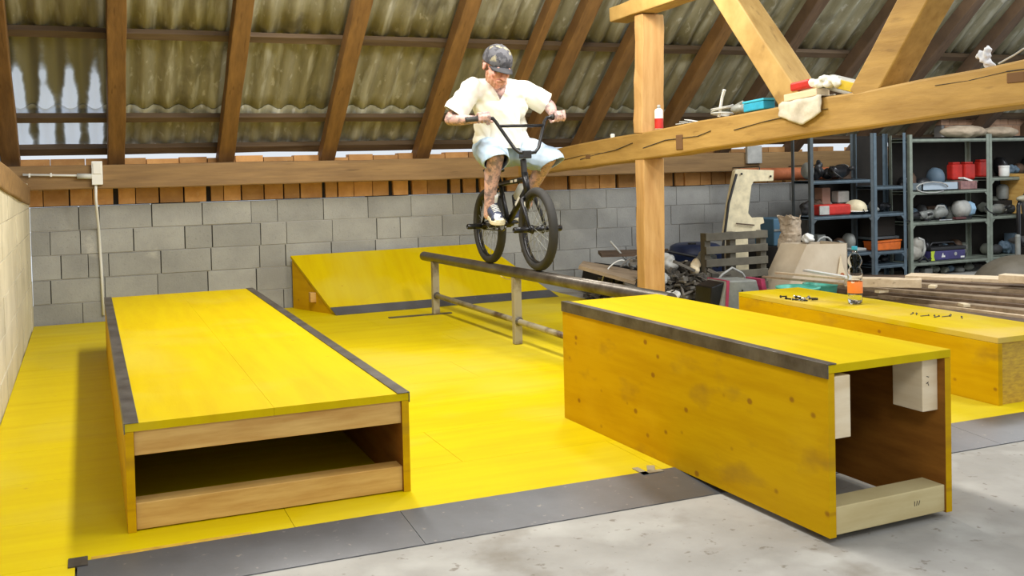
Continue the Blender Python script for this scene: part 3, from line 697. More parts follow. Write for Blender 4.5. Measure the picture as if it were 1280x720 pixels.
body = weld(b, .0046, 3, .45)
o = obj('body', body, [skin, inked], rider, smooth=True)
for p in o.data.polygons:
    c = p.center + V((2.6,6.3,.8))
    if (c.z < 1.72 and (c-hc).length > .155) or c.z < 1.66: p.material_index = 1
# closed-looking eyes under the visor, lips
for s in (-1,1):
    b = BM(); ball(b, hp(s*.029,-.080,.004), (.013,.008,.008), HM); obj('eye', b, M['lightgrey'], rider, smooth=True)
    b = BM(); cap_limb(b, [(hp(s*.015,-.092,.022),.004),(hp(s*.045,-.082,.022),.003)]); obj('eyebrow', b, beardm, rider, smooth=True)
b = BM()
for k in range(9):
    a = (k-4)/4; x = .052*math.sin(a*1.35); y = -.070+.062*(1-math.cos(a*1.35))
    cap_limb(b, [(hp(x*1.12,y+.004,-.064+.034*abs(a)**2),.0125),(hp(x*.95,y+.006,-.094+.026*abs(a)),.014)])
cap_limb(b, [(hp(-.026,-.086,-.050),.0075),(hp(0,-.094,-.045),.0075),(hp(.026,-.086,-.050),.0075)])
bd = weld(b, .005, 2); obj('beard', bd, beardm, rider, smooth=True)
b = BM(); ball(b, hp(0,.030,.012), (.087,.098,.080), HM); hr = weld(b, .006, 1)
cut(hr, hp(0,-.02,0), HM @ V((0,-1,0)))
obj('hair', hr, mat('short_brown_hair', (.12,.06,.03), .8, bump=.5, bs=150), rider, smooth=True)
# cap
capm = layer(mat('camouflage_cloth', (.10,.10,.115), .85, var=(.045,.045,.055), vs=22, vr=(.48,.52)), (.30,.27,.18), 15, .60, .64)
b = BM(); ball(b, hp(0,.012,.040), (.095,.118,.105), HM, sub=3); cp = weld(b, .005, 2)
cut(cp, hp(0,0,.028), HM @ V((0,.05,-1)))
cp_ = obj('cap', cp, capm, rider, smooth=True, solid=.003)
ORG[cp_.name] = ORG[rider.name]
b = BM(); n = 14; top = []; bot = []
for j in range(6):
    v = j/5; row = []
    for k in range(n+1):
        a = (k/n-.5)*2; x = .074*a*(1-.12*v); y = -.078-(.072*v)*(1-.50*a*a*v)+.045*a*a; z = .033-.010*v-.016*a*a-.004*v*v
        row.append(b.verts.new(hp(x,y,z)))
    top.append(row)
for r0, r1 in zip(top, top[1:]):
    for k in range(n): b.faces.new((r0[k], r0[k+1], r1[k+1], r1[k]))
obj('visor', b, mat('black_cap_visor', (.035,.035,.042), .7), cp_, smooth=True, solid=.004)
b = BM(); ball(b, hp(0,.012,.132), .007); obj('cap_button', b, capm, cp_, smooth=True)
# t-shirt
shirtm = mat('white_cotton', (.90,.89,.84), .85, var=(.86,.84,.72), vs=3, bump=.35, bs=9)
b = BM()
ball(b, V((2.645,6.45,1.35)), (.198,.168,.16)); ball(b, V((2.63,6.42,1.46)), (.190,.140,.15)); ball(b, V((2.60,6.35,1.58)), (.200,.135,.15)); ball(b, V((2.585,6.33,1.66)), (.205,.122,.095))
cap_limb(b, [(shR+V((.035,0,-.012)),.070),(neck+V((-.0,.02,-.035)),.082),(shL+V((-.035,0,-.010)),.070)])
for s_, e_, f_ in ((shR,elR,.90),(shL,elL,.97)):
    cap_limb(b, [(s_,.072),(s_.lerp(e_,.5),.074),(s_.lerp(e_,f_),.078)])
cap_limb(b, [(V((2.60,6.27,1.55)),.09),(V((2.625,6.325,1.34)),.11)])     # cloth hanging forward
ts = weld(b, .007, 5)
for v in ts.verts:
    n_ = noise.noise(V((v.co.x*9, v.co.y*9, v.co.z*4))) * .012 + noise.noise(V((v.co.x*20+v.co.z*16, v.co.y*20, v.co.z*9))) * .009
    v.co += v.normal*n_
for s_, e_, f_, sd in ((shR,elR,.80,-1),(shL,elL,.88,1)):
    co_ = s_.lerp(e_,f_); d = (e_-s_).normalized()
    cut(ts, co_, d, test=lambda c, s_=s_, sd=sd, e_=e_: (c.x-s_.x)*sd > .012 and c.z > 1.38 and (c-e_).length < .30)
cut(ts, V((0,6.35,1.285)), V((0,-.10,-1)))
nk = V((2.548,6.22,1.615))                                               # the point of the v neck
nx1 = V((.86,0,-.51)); nx2 = V((-.90,0,-.44))
for nn in (nx1, nx2):
    fs = ts.faces[:]; bmesh.ops.bisect_plane(ts, geom=list(ts.faces)+list(ts.edges)+list(ts.verts), dist=1e-6, plane_co=nk, plane_no=nn)
bmesh.ops.bisect_plane(ts, geom=list(ts.faces)+list(ts.edges)+list(ts.verts), dist=1e-6, plane_co=V((0,6.40,0)), plane_no=V((0,1,0)))
dead = [f for f in ts.faces if (f.calc_center_median()-nk).dot(nx1) < 0 and (f.calc_center_median()-nk).dot(nx2) < 0 and f.calc_center_median().y < 6.40 and f.calc_center_median().z > 1.6]
bmesh.ops.delete(ts, geom=dead, context='FACES')
obj('shirt', ts, shirtm, rider, smooth=True, solid=.005)
# shorts
denim = mat('light_blue_denim', (.36,.50,.68), .85, var=(.52,.63,.76), vs=5, bump=.3, bs=14)
b = BM(); ball(b, V((2.655,6.47,1.30)), (.185,.15,.14))
for h_, k_, e in ((hipR,knR,1.06),(hipL,knL,1.10)):
    cap_limb(b, [(h_,.108),(h_.lerp(k_,.5)+V((0,0,-.004)),.102),(h_.lerp(k_,e)+V((0,0,-.02)),.088)])
sh = weld(b, .007, 5)
for v in sh.verts: v.co += v.normal*(noise.noise(v.co*11)*.009+noise.noise(v.co*24)*.003)
for h_, k_, sd in ((hipR,knR,-1),(hipL,knL,1)):
    nrm = V((0,-.55,-.85)).normalized() if sd < 0 else V((.25,-.35,-.9)).normalized()
    cut(sh, k_+V((0,0,-.055)) + (V((0,0,-.0)) if sd < 0 else V((0,0,-.005))), nrm, test=lambda c, sd=sd: (c.x-2.655)*sd > 0 and c.y < 6.36)
obj('shorts', sh, denim, rider, smooth=True, solid=.005)
# shoes and socks
shoem = layer(mat('navy_canvas', (.035,.045,.09), .8, var=(.06,.07,.12), vs=20), (.75,.77,.8), 9, .58, .60)
solem = mat('pale_rubber_sole', (.70,.62,.42), .6, var=(.8,.76,.62), vs=10)
for a_, pz, yaw, drop, nm in ((anR,PR_+V((-.058,0,.013)),-8,0,'r'),(anL,PL_+V((.065,0,.013)),-20,.05,'l')):
    RM = Matrix.Rotation(R(yaw),3,'Z') @ Matrix.Rotation(R(-4 if drop==0 else -18)*-1*1,3,'X')
    if drop == 0: RM = Matrix.Rotation(R(yaw),3,'Z') @ Matrix.Rotation(R(8),3,'X')
    o0 = pz
    def fp(x, y, z): return o0 + RM @ V((x,y,z))                        # y: toe is -y, ball of the foot over the pedal
    b = BM()
    cap_limb(b, [(fp(0,-.055,.040),.034),(fp(0,.02,.050),.040),(fp(0,.09,.062),.036),(fp(0,.135,.055),.034)])
    ball(b, fp(-.008,-.07,.035), (.042,.040,.026)); ball(b, fp(0,.14,.05), (.034,.034,.042)); cap_limb(b, [(fp(0,.115,.07),.036),(fp(0,.125,.115),.040)])
    s1 = weld(b, .006, 3); cut(s1, fp(0,0,.118), RM @ V((0,0,1))); cut(s1, fp(0,0,.016), RM @ V((0,0,-1)))
    shoe = obj('shoe', s1, shoem, rider, smooth=True, solid=.003); ORG[shoe.name] = ORG[rider.name]
    b = BM(); pl = [(.0,-.122),(.028,-.112),(.044,-.08),(.046,-.04),(.036,.02),(.033,.08),(.034,.14),(.020,.170),(-.020,.170),(-.034,.14),(-.034,.08),(-.038,.02),(-.050,-.04),(-.050,-.08),(-.034,-.112)]
    prism(b, pl, fp(0,0,0), RM @ V((1,0,0)), RM @ V((0,1,0)), RM @ V((0,0,.027))); obj('sole', b, solem, shoe, bevel=.004)
    b = BM(); ball(b, fp(0,-.098,.030), (.036,.022,.018), RM); obj('toe_cap', b, solem, shoe, smooth=True)
    b = BM()
    for k in range(5):
        y = -.035+.022*k; z = .080+.0062*k-.0; tube(b, [fp(-.024,y,z-.006),fp(0,y+.002,z+.001),fp(.024,y,z-.006)], .0038, n=6)
    obj('laces', b, M['white'], shoe, smooth=True)
    b = BM(); top_ = fp(0,.125,.11); d = (knR-a_ if nm == 'r' else knL-a_).normalized()
    lathe(b, [(.034,0),(.037,.02),(.039,.05),(.040,.075 if nm=='r' else .12)], top_-V((0,0,.012)), M=d.to_track_quat('Z','Y').to_matrix(), n=20); obj('sock', b, M['white'], rider, smooth=True)

# ================================================================= SMALL THINGS ON AND ROUND THE BOXES
def clear(name, col, rough=.03, ior=1.2, trans=1.0):
    m = bpy.data.materials.new(name); m.use_nodes = True; p = m.node_tree.nodes['Principled BSDF']
    p.inputs['Base Color'].default_value = (*col,1); p.inputs['Roughness'].default_value = rough; p.inputs['IOR'].default_value = ior; p.inputs['Transmission Weight'].default_value = trans; return m
# water bottle
bt = thing('water_bottle', 'clear plastic water bottle with orange label and light blue cap, standing on the low box', 'bottle', (4.142,4.681,CH))
bz = CH+.001; c0 = (4.142,4.681,bz)
prof = [(.0,.006),(.030,.002),(.041,.008),(.0425,.03),(.0405,.05),(.0425,.07),(.0425,.15),(.0405,.160),(.0405,.166),(.0425,.172),(.043,.20),(.040,.222),(.031,.236),(.0295,.242),(.033,.250),(.041,.27),(.042,.285),(.036,.305),(.022,.328),(.0145,.338),(.0140,.352)]
prof = [(r, z*.90) for r, z in prof]
b = BM(); lathe(b, prof+[(.0128,.352*.9)]+[(max(r-.0012,0),z+.0012) for r,z in prof[::-1]], c0, n=40); obj('bottle_body', b, clear('clear_plastic', (.97,.98,.98), .02, 1.12), bt, smooth=True)
b = BM(); lathe(b, [(.0158,.318),(.0168,.320),(.0168,.337),(.0150,.339),(.0,.339)], c0, n=28); obj('bottle_cap', b, M['cyan'], bt, smooth=False, bevel=.001)
b = BM(); lathe(b, [(.0,.0045)]+[(r-.0018,z+.001) for r,z in prof[1:5]]+[(.0385,.052),(.0,.052)], c0, n=40); obj('water', b, clear('water', (.95,.97,.98), .0, 1.33), bt, smooth=True)
b = BM(); lathe(b, [(.0432,.066),(.0434,.067),(.0434,.133),(.0432,.134)], c0, n=44)
for f in [f for f in b.faces if len(f.verts) > 4]: b.faces.remove(f)
lab = layer(mat('orange_bottle_label', (.86,.24,.05), .35), (.9,.78,.68), 16, .60, .62, amount=.8); obj('bottle_label', b, lab, bt, smooth=True)
# bolts and nails
rnd = random.Random(2)
for k in range(16):
    p = V((3.985+rnd.gauss(0,.028), 4.965+rnd.gauss(0,.05), CH+.006)); a = rnd.uniform(0,PI); d = V((math.cos(a),math.sin(a),.0))
    if k > 9: p.z += .010
    b = BM(); tube(b, [p-d*.020, p+d*.018], .0042, n=8); x = d.cross(V((0,0,1)))
    tube(b, [p+d*.018, p+d*.025], .0088, n=6)
    single('bolt', b, M['chrome'] if k%2 else M['blackmetal'], 'loose metal bolt in the little heap on the far end of the low box', 'bolt', loc=p-V((0,0,.004)), group='bolts heaped on the low box')
for k in range(8):
    p = V((4.15+rnd.uniform(-.09,.10), 4.05+rnd.uniform(-.16,.18), CH+.0032)); a = rnd.uniform(-.2,.9); d = V((math.cos(a),math.sin(a),0))
    b = BM(); tube(b, [p-d*.028, p+d*.028], .0022, n=6); tube(b, [p+d*.027, p+d*.029], .0052, n=8)
    single('nail', b, M['angle'], 'loose nail scattered on the low box in front of the bottle', 'nail', loc=p, group='nails scattered on the low box')

# lamp batten, junction box and cable on the back wall
cb = thing('wall_cable', 'white cable running down the back wall from the junction box', 'cable', (.075,8.57,1.1))
b = BM(); tube(b, [(.073,8.575,1.12),(.070,8.575,1.0),(.075,8.6,.90),(.085,8.78,.75),(.095,8.785,.45),(.10,8.785,.05)], .011, n=8); obj('cable_run', b, M['wire'], cb, smooth=True)
jb = thing('junction_box', 'white junction box screwed to the wall plate beam above the cable', 'junction box', (.085,8.58,1.1))
b = BM(); box(b, .045,.125,8.545,8.583,1.105,1.290); obj('box_body', b, M['white'], jb, bevel=.004)
b = BM(); box(b, .055,.115,8.538,8.546,1.19,1.275); obj('box_cover', b, M['white'], jb, bevel=.003)
cd = thing('cable_conduit', 'thin pale conduit running left from the junction box to the corner', 'conduit', (-.44,8.57,1.19))
b = BM(); tube(b, [(.045,8.562,1.178),(-.10,8.562,1.182),(-.44,8.562,1.196)], .009, n=10); obj('conduit_tube', b, M['wire'], cd, smooth=True)
b = BM(); tube(b, [(.045,8.56,1.172),(-.06,8.56,1.176)], .021, n=12); obj('conduit_socket', b, mat('grey_plastic', (.55,.56,.52), .5), cd, smooth=True)
for x in (-.40,-.25): 
    b = BM(); box(b, x, x+.012, 8.55, 8.583, 1.175, 1.205); obj('conduit_clip', b, M['white'], cd)

# things lying on the tie beam
def tt(y): return tz(y)+.0965
y = 6.02; can = thing('spray_can', 'white and red spray can standing on the tie beam in front of the post', 'spray can', (3.745,y,tt(y)))
y = 6.14; can.location.y = y; ORG[can.name] = V((3.715,y,tt(y))); can.location = ORG[can.name]
zc = tt(y)+.002
b = BM(); lathe(b, [(.027,0),(.030,.003),(.030,.128),(.024,.140),(.012,.146)], (3.715,y,zc), n=22); obj('can_body', b, M['white'], can, smooth=True)
b = BM(); lathe(b, [(.0305,.004),(.0305,.075)], (3.715,y,zc), n=22)
for f in [f for f in b.faces if len(f.verts) > 4]: b.faces.remove(f)
obj('can_label', b, M['red'], can, smooth=True)
b = BM(); lathe(b, [(.012,.146),(.012,.165),(.009,.170),(.0,.170)], (3.715,y,zc), n=14); obj('can_nozzle', b, M['lightgrey'], can, smooth=True)
y = 6.83; b = BM(); lathe(b, [(.016,0),(.018,.03),(.010,.036),(.0,.036)], (3.72,y,tt(y)), n=14); single('bottle_top', b, M['white'], 'small white cap lying on the tie beam to the right of the rider', 'cap', loc=(3.72,y,tt(y)))
# sheet of paper
y = 5.85; b = BM(); 
for k in range(3): obox(b, (3.75,y-.05*k,tt(y-.05*k)+.010+.004*k), .10, .10, .004, Matrix.Rotation(.3*k,3,'Z')@Matrix.Rotation(.1*k,3,'X'))
single('folded_paper', b, mat('paper', (.7,.7,.68), .8), 'folded white papers lying on the tie beam just right of the spray can', 'paper', loc=(3.75,5.8,tt(5.8)))
# hose coil with stick
y = 5.42
hs = thing('cable_coil', 'loosely coiled grey cable on the tie beam left of the blue box', 'cable', (3.74,y,tt(y)))
b = BM(); pts = []
for k in range(44):
    a = k*.42; pts.append((3.745+.05*math.cos(a), y+.085*math.sin(a)*1.1, tt(y)+.012+.0016*k+.012*math.sin(a*.7)))
tube(b, pts, .006, n=6); obj('coil', b, M['lightgrey'], hs, smooth=True)
b = BM(); tube(b, [(3.72,5.42,tt(5.42)+.01),(3.72,5.38,tt(5.42)+.13),(3.72,5.355,tt(5.42)+.175)], [.010,.009,.011], n=8); single('brush_handle', b, M['white'], 'thin white stick standing up out of the cable coil on the tie beam', 'stick', loc=(3.72,5.42,tt(5.42)))
b = BM(); ball(b, (3.73,5.22,tt(5.22)+.035), (.04,.07,.032)); ball(b, (3.73,5.15,tt(5.15)+.03), (.03,.04,.028)); cap_limb(b, [((3.72,5.25,tt(5.22)+.05),.012),((3.72,5.16,tt(5.16)+.072),.010)])
single('small_tool', weld(b,.006,2), M['greym'], 'small grey tool on the tie beam between the cable coil and the blue box', 'tool', loc=(3.73,5.2,tt(5.2)), smooth=True)
bb = thing('plastic_box', 'bright blue plastic box on the tie beam', 'box', (3.73,5.03,tt(5.03)))
b = BM(); beam(b, (3.74,5.13,tt(5.13)+.028), (3.74,4.93,tt(4.93)+.028), .085, .05, up=(0,0,1)); obj('box_body', b, M['cyan'], bb, bevel=.006)
b = BM(); beam(b, (3.74,5.135,tt(5.13)+.060), (3.74,4.925,tt(4.93)+.060), .092, .014); obj('lid', b, mat('blue_lid', (.06,.5,.72), .4), bb, bevel=.004)
# red item, gloves, rag, yellow spirit level
b = BM(); beam(b, (3.70,4.66,tt(4.66)+.090), (3.70,4.50,tt(4.5)+.092), .05, .05); single('plastic_grip', b, M['red'], 'red plastic handle lying at the foot of the long diagonal brace', 'handle', loc=(3.70,4.58,tt(4.58)+.06), bevel=.012)
b = BM()
for k in range(7): ball(b, (3.69+rnd.uniform(-.012,.02),4.48-.03*k,tt(4.4)+.075+rnd.uniform(-.01,.03)), (.03,.03,.022))
g = weld(b,.007,1)
for v in g.verts: v.co += v.normal*noise.noise(v.co*40)*.01
single('work_glove', g, M['white'], 'crumpled white glove on the tie beam beside the red handle', 'glove', loc=(3.69,4.4,tt(4.4)+.04), smooth=True)
b = BM(); g_ = []
for i in range(13):
    row = []
    for j in range(17):
        u, v = i/12, j/16; yy = 4.74-.36*u; s = v*.26
        x = TX+.09-min(s,.10)-(.004 if s>.10 else 0); z = tt(yy)+.008-max(0,s-.10)*(.9-.5*abs(u-.55)*1.6)
        p = V((x,yy,z)); p += V((-.014*abs(noise.noise(p*22)), noise.noise(p*13)*.015, .012*abs(noise.noise(p*17)) if s<.1 else 0)); row.append(b.verts.new(p))
    g_.append(row)
for i in range(12):
    for j in range(16): b.faces.new((g_[i][j],g_[i+1][j],g_[i+1][j+1],g_[i][j+1]))
single('rag', b, M['cloth'], 'beige rag hanging over the edge of the tie beam under the diagonal brace', 'rag', loc=(TX,4.56,tt(4.56)), smooth=True, solid=.006)
b = BM(); beam(b, (3.66+.05,4.7,tt(4.7)+.034), (3.66+.05,4.42,tt(4.42)+.034), .09, .04); single('wood_offcut', b, M['pale'], 'pale wooden offcut under the red handle on the tie beam', 'wood block', loc=(3.71,4.56,tt(4.56)+.012), bevel=.004)
yt = thing('spirit_level', 'yellow and silver tool lying on the tie beam right of the white glove', 'tool', (3.74,4.27,tt(4.27)))
b = BM(); obox(b, (3.74,4.27,tt(4.27)+.045), .05, .26, .085, Matrix.Rotation(.25,3,'X')); obj('tool_body', b, M['lightgrey'], yt, bevel=.012)
b = BM(); obox(b, (3.712,4.25,tt(4.25)+.045), .006, .13, .05, Matrix.Rotation(.25,3,'X')); obj('yellow_panel', b, M['yellowtool'], yt, bevel=.004)
# crumpled cloth and wire on the near part of the beam
b = BM()
for k in range(7): ball(b, (3.80+rnd.uniform(-.015,.015),3.42+rnd.uniform(-.02,.02),tt(3.42)+.02+.016*k*rnd.uniform(.5,1)), (.018,.018,.02))
g = weld(b,.006,1)
for v in g.verts: v.co += v.normal*noise.noise(v.co*60)*.012
single('crumpled_paper', g, mat('grey_white_paper', (.62,.63,.66), .8), 'crumpled white paper on the near end of the tie beam, top right', 'paper', loc=(3.8,3.42,tt(3.42)), smooth=True)
b = BM(); tube(b, [(3.72,3.28,tt(3.28)+.006),(3.72,3.2,tt(3.2)+.03),(3.72,3.15,tt(3.15)+.05)], .004, n=6); single('bent_wire', b, M['lightgrey'], 'short bent wire sticking up from the near end of the tie beam', 'wire', loc=(3.72,3.25,tt(3.25)))

# ================================================================= SHELVING
def shelf_unit(label, xs_, y0, y1, zb, zt, shelves, mp, ms, group=None, yaw=0, back=True):
    u = thing('metal_shelf', label, 'shelf', ((xs_[0]+xs_[-1])/2, y0, zb))
    for x in xs_:
        for y, s in ((y0,1),(y1,-1)):
            sx = -1 if x == xs_[-1] else 1
            b = BM(); prism(b, [(0,0),(.036*sx,0),(.036*sx,.003*s),(.003*sx,.003*s),(.003*sx,.036*s),(0,.036*s)], (x,y,zb), (1,0,0), (0,1,0), (0,0,zt-zb))
            for k in range(int((zt-zb)/.05)): 
                pass
            obj('upright', b, mp, u)
    for z in shelves:
        b = BM(); box(b, xs_[0]+.002, xs_[-1]-.002, y0+.004, y1-.004, z-.030, z-.026); box(b, xs_[0]+.002, xs_[-1]-.002, y0+.004, y0+.008, z-.034, z); box(b, xs_[0]+.002, xs_[-1]-.002, y1-.008, y1-.004, z-.034, z); box(b, xs_[0]+.002, xs_[-1]-.002, y0+.004, y1-.004, z-.004, z)
        obj('shelf_board', b, ms, u)
    for x in (xs_[0], xs_[-1]):
        for z in shelves[:-1]:
            b = BM(); sx = -1 if x == xs_[-1] else 1
            prism(b, [(0,0),(.07*sx,0),(0,-.07)], (x+.003*sx,y0-.002,z-.03), (1,0,0), (0,0,1), (0,.003,0)); obj('corner_gusset', b, mp, u)
    if back:
        b = BM(); box(b, xs_[0], xs_[-1], y1+.002, y1+.012, zb+.04, zt-.02); obj('back_panel', b, M['dark'], u)  # dark sheet added in place of black clutter between the shelves
    return u
SY0, SY1 = 7.70, 7.98
shelf_unit('dark blue metal shelf unit, the leftmost, its blue post behind the water bottle', [6.30,7.06], SY0, SY1, -.02, 1.42, [.27,.635,.975], M['shelfdk'], M['shelfblue'], back=False)
shelf_unit('narrow blue-grey metal shelf bay right of the blue post', [7.065,7.47], SY0, SY1, -.02, 1.42, [.13,.265,.637,.90], M['shelfblue'], M['shelfblue'])
shelf_unit('grey-green metal shelf unit holding the purple tool case', [7.52,8.585], SY0, SY1, -.02, 1.40, [.125,.53,.835,1.36], M['shelfgrn'], M['shelfgrn'])
shelf_unit('grey-green metal shelf unit at the right picture edge with the red container', [8.59,9.9], SY0, SY1, -.02, 1.40, [.13,.55,.95,1.36], M['shelfgrn'], M['shelfgrn'])
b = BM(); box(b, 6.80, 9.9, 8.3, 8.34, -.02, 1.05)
single('dark_backdrop', b, M['dark'], 'added dark backdrop standing in for black clutter behind the metal shelving', 'board', loc=(8.0,8.32,-.02))  # backdrop added for the dark clutter, not a separate board

def junk(label, cat, name, base, parts, loc):
    """base = list of blobs welded, parts = [(name, bm, mat)]"""
    t = thing(name, label, cat, loc)
    for nm, b_, m_ in parts: obj(nm, b_, m_, t, smooth=False, bevel=.003)
    return t
def grinder(x, y, z, s, label, name='power_tool', col='greym', head='lightgrey', ang=0, group=None):
    t = thing(name, label, 'tool', (x,y,z), group=group); d = V((math.cos(ang),math.sin(ang),0)); zz = V((0,0,1))
    q = V((x,y,z+.055*s))
    b = BM(); tube(b, [q-d*.15*s, q-d*.13*s, q-d*.02*s, q+d*.02*s, q+d*.10*s], [.030*s,.036*s,.034*s,.044*s,.046*s], n=16); obj('motor_housing', b, M[col], t, smooth=True)
    b = BM(); tube(b, [q+d*.10*s, q+d*.12*s, q+d*.17*s, q+d*.18*s], [.040*s,.046*s,.036*s,.02*s], n=16); obj('gear_head', b, M[head], t, smooth=True)
    b = BM(); tube(b, [q+d*.14*s-zz*.054*s, q+d*.14*s-zz*.040*s], .052*s, n=20); obj('guard', b, M['blackmetal'], t)
    b = BM(); tube(b, [q+d*.13*s, q+d*.13*s+V((0,-.09*s,.02*s))], .014*s, n=10); obj('side_handle', b, M['black'], t, smooth=True)
    b = BM(); tube(b, [q-d*.15*s, q-d*.19*s+zz*.03*s, q-d*.22*s-V((0,.05*s,.01)), q-d*.16*s-V((0,.10*s,.045*s))], .006*s, n=6); obj('power_cord', b, M['black'], t, smooth=True)
    return t
yS = 7.80
# grey-green unit, middle shelf (z .53)
grinder(7.68,yS,.53,1.0,'small dark power tool at the left end of the middle green shelf',col='black')
grinder(7.86,yS+.02,.53,1.1,'dark power tool lying second from left on the middle green shelf',col='greym',head='blackmetal',ang=.4)
t = thing('circular_saw', 'grey hand saw standing in the middle of the green middle shelf', 'tool', (8.02,yS,.53))
b = BM(); ball(b,(8.02,yS,.61),(.09,.06,.055)); ball(b,(7.97,yS,.60),(.05,.05,.05)); obj('saw_body', weld(b,.008,2), M['greym'], t, smooth=True)
b = BM(); tube(b,[(7.95,yS,.64),(7.98,yS,.675),(8.06,yS,.672),(8.10,yS,.62)],.012,n=8); obj('handle', b, M['lightgrey'], t, smooth=True)
b = BM(); box(b,7.93,8.10,yS-.07,yS+.05,.531,.540); obj('base_plate', b, M['chrome'], t)
hm = thing('bench_grinder', 'round pale blue and grey machine on the middle green shelf', 'machine', (8.33,yS,.53))
b = BM(); tube(b,[(8.22,yS,.635),(8.25,yS,.635),(8.34,yS,.635),(8.37,yS,.635)],[.05,.085,.09,.06],n=24); obj('motor_drum', b, M['lightgrey'], hm, smooth=True)
b = BM(); tube(b,[(8.345,yS-.03,.635),(8.40,yS-.03,.635)],.075,n=8); obj('wheel_guard', b, mat('pale_blue_plastic', (.30,.48,.66), .4), hm, bevel=.006)
b = BM(); box(b,8.26,8.40,yS-.05,yS+.05,.531,.56); obj('foot', b, M['blackmetal'], hm, bevel=.005)
b = BM(); obox(b,(8.20,yS-.07,.545),.14,.05,.024); single('metal_bar_offcut', b, mat('brown_plastic', (.10,.03,.03), .5), 'small dark red brown block at the front of the middle green shelf', 'block', loc=(8.20,yS-.07,.533), bevel=.004)
# bottom shelf (z .125): drill case, purple bag
pc = thing('tool_case', 'purple tool case with lime green end and white marks on the lower green shelf', 'tool case', (8.05,yS,.125))
b = BM(); box(b,7.82,8.28,yS-.07,yS+.1,.127,.225); obj('case_body', b, M['purple'], pc, bevel=.012)
b = BM(); box(b,7.815,8.29,yS-.075,yS+.1,.226,.262); obj('case_lid', b, M['black'], pc, bevel=.010)
b = BM(); prism(b,[(0,0),(.05,0),(.035,.045),(.05,.095),(0,.095)],(7.812,yS-.074,.130),(1,0,0),(0,0,1),(0,.004,0)); obj('lime_flash', b, M['lime'], pc)
for nm, q in (('white_emblem',[(0,0),(.05,0),(.044,.022),(.030,.010),(.022,.045)]),):
    b = BM(); prism(b,q,(7.95,yS-.0735,.158),(1,0,0),(0,0,1),(0,.003,0)); obj(nm, b, M['white'], pc)
b = BM(); 
lathe(b,[(.018,0),(.018,.003)],(8.14,yS-.071,.185),M=Matrix.Rotation(R(90),3,'X'),n=16); obj('round_emblem', b, M['lightgrey'], pc)
b = BM(); obox(b,(8.235,yS-.0715,.150),.05,.003,.018); obj('white_tag', b, M['white'], pc, bevel=.001)
b = BM(); tube(b,[(7.86,yS,.262),(7.90,yS,.30),(8.18,yS,.30),(8.22,yS,.262)],.010,n=8); obj('carry_handle', b, M['black'], pc, smooth=True)
jg = thing('jigsaw', 'beige and grey machine at the left of the lower green shelf', 'tool', (7.67,yS,.125))
b = BM(); ball(b,(7.66,yS,.21),(.09,.07,.075)); ball(b,(7.70,yS,.29),(.07,.06,.08)); ball(b,(7.60,yS,.17),(.06,.05,.04)); obj('body', weld(b,.008,2), mat('warm_grey_plastic',(.36,.34,.29),.5), jg, smooth=True)
b = BM(); tube(b,[(7.73,yS-.03,.16),(7.77,yS-.03,.25),(7.75,yS-.03,.34),(7.69,yS-.03,.36)],.016,n=8); obj('handle', b, M['lightgrey'], jg, smooth=True)
b = BM(); tube(b,[(7.64,yS-.08,.13),(7.70,yS-.09,.18),(7.76,yS-.08,.135),(7.80,yS-.08,.16)],.012,n=8); obj('cord', b, M['black'], jg, smooth=True)
# top shelf z .835 and clutter just above it
tr = thing('plastic_tray', 'pale blue tray with coiled cables on the upper green shelf', 'tray', (7.95,yS,.835))
b = BM(); box(b,7.70,8.18,yS-.08,yS+.15,.837,.845); 
for x0,x1,y0,y1 in ((7.70,7.71,yS-.08,yS+.15),(8.17,8.18,yS-.08,yS+.15),(7.70,8.18,yS-.08,yS-.07),(7.70,8.18,yS+.14,yS+.15)): box(b,x0,x1,y0,y1,.837,.915)
obj('tray_body', b, mat('pale_blue_tray',(.42,.50,.58),.5), tr)
b = BM(); tube(b,[(7.66+.16*math.cos(a*.5)*1.3+.15,yS-.10,.87+.055*math.sin(a*.5)) for a in range(12)],.007,n=6); single('coiled_cable', b, M['lightgrey'], 'loop of grey cable hanging over the front of the upper green shelf', 'cable', loc=(7.8,yS-.1,.84), smooth=True)
pk = thing('glass_jar_box', 'small reddish see-through box on the upper green shelf left of the post', 'box', (8.36,yS,.835))
b = BM(); box(b,8.24,8.46,yS-.06,yS+.08,.837,.92); obj('box_body', b, mat('dusty_pink_plastic',(.42,.22,.20),.5,var=(.2,.1,.1),vs=20), pk, bevel=.005)
b = BM(); obox(b,(8.35,yS-.01,.935),.12,.08,.02,Matrix.Rotation(.3,3,'Y')); obj('lid', b, M['white'], pk, bevel=.004)
for x0, x1, lb_ in ((8.30,8.44,'rounded red container left of the shelf post, half hidden'),(8.47,8.62,'red container standing directly behind the shelf post'),(8.68,8.86,'larger red container right of the shelf post')):
    t = thing('red_container', lb_, 'container', ((x0+x1)/2,8.0,.95 if x0>8.6 else 1.0)); zb_ = .952 if x0 > 8.6 else .93
    b = BM(); box(b,x0,x1,7.90,8.06,zb_,zb_+.165); obj('container_body', b, M['red'], t, bevel=.02)
    b = BM(); box(b,x0+.02,x1-.02,7.92,8.04,zb_+.166,zb_+.185); obj('lid', b, M['red'], t, bevel=.006)
b = BM(); box(b,8.28,8.60,7.86,8.10,.90,.925); single('shelf_plank', b, M['shelfgrn'], 'short plank carrying the red containers left of the post', 'plank', loc=(8.44,7.98,.90))
wc = thing('white_pot', 'small white lidded pot right of the red container', 'pot', (8.93,7.82,.95))
b = BM(); lathe(b,[(.045,0),(.052,.01),(.052,.09),(.048,.10)],(8.93,7.82,.952),n=24); obj('pot_body', b, M['white'], wc, smooth=True)
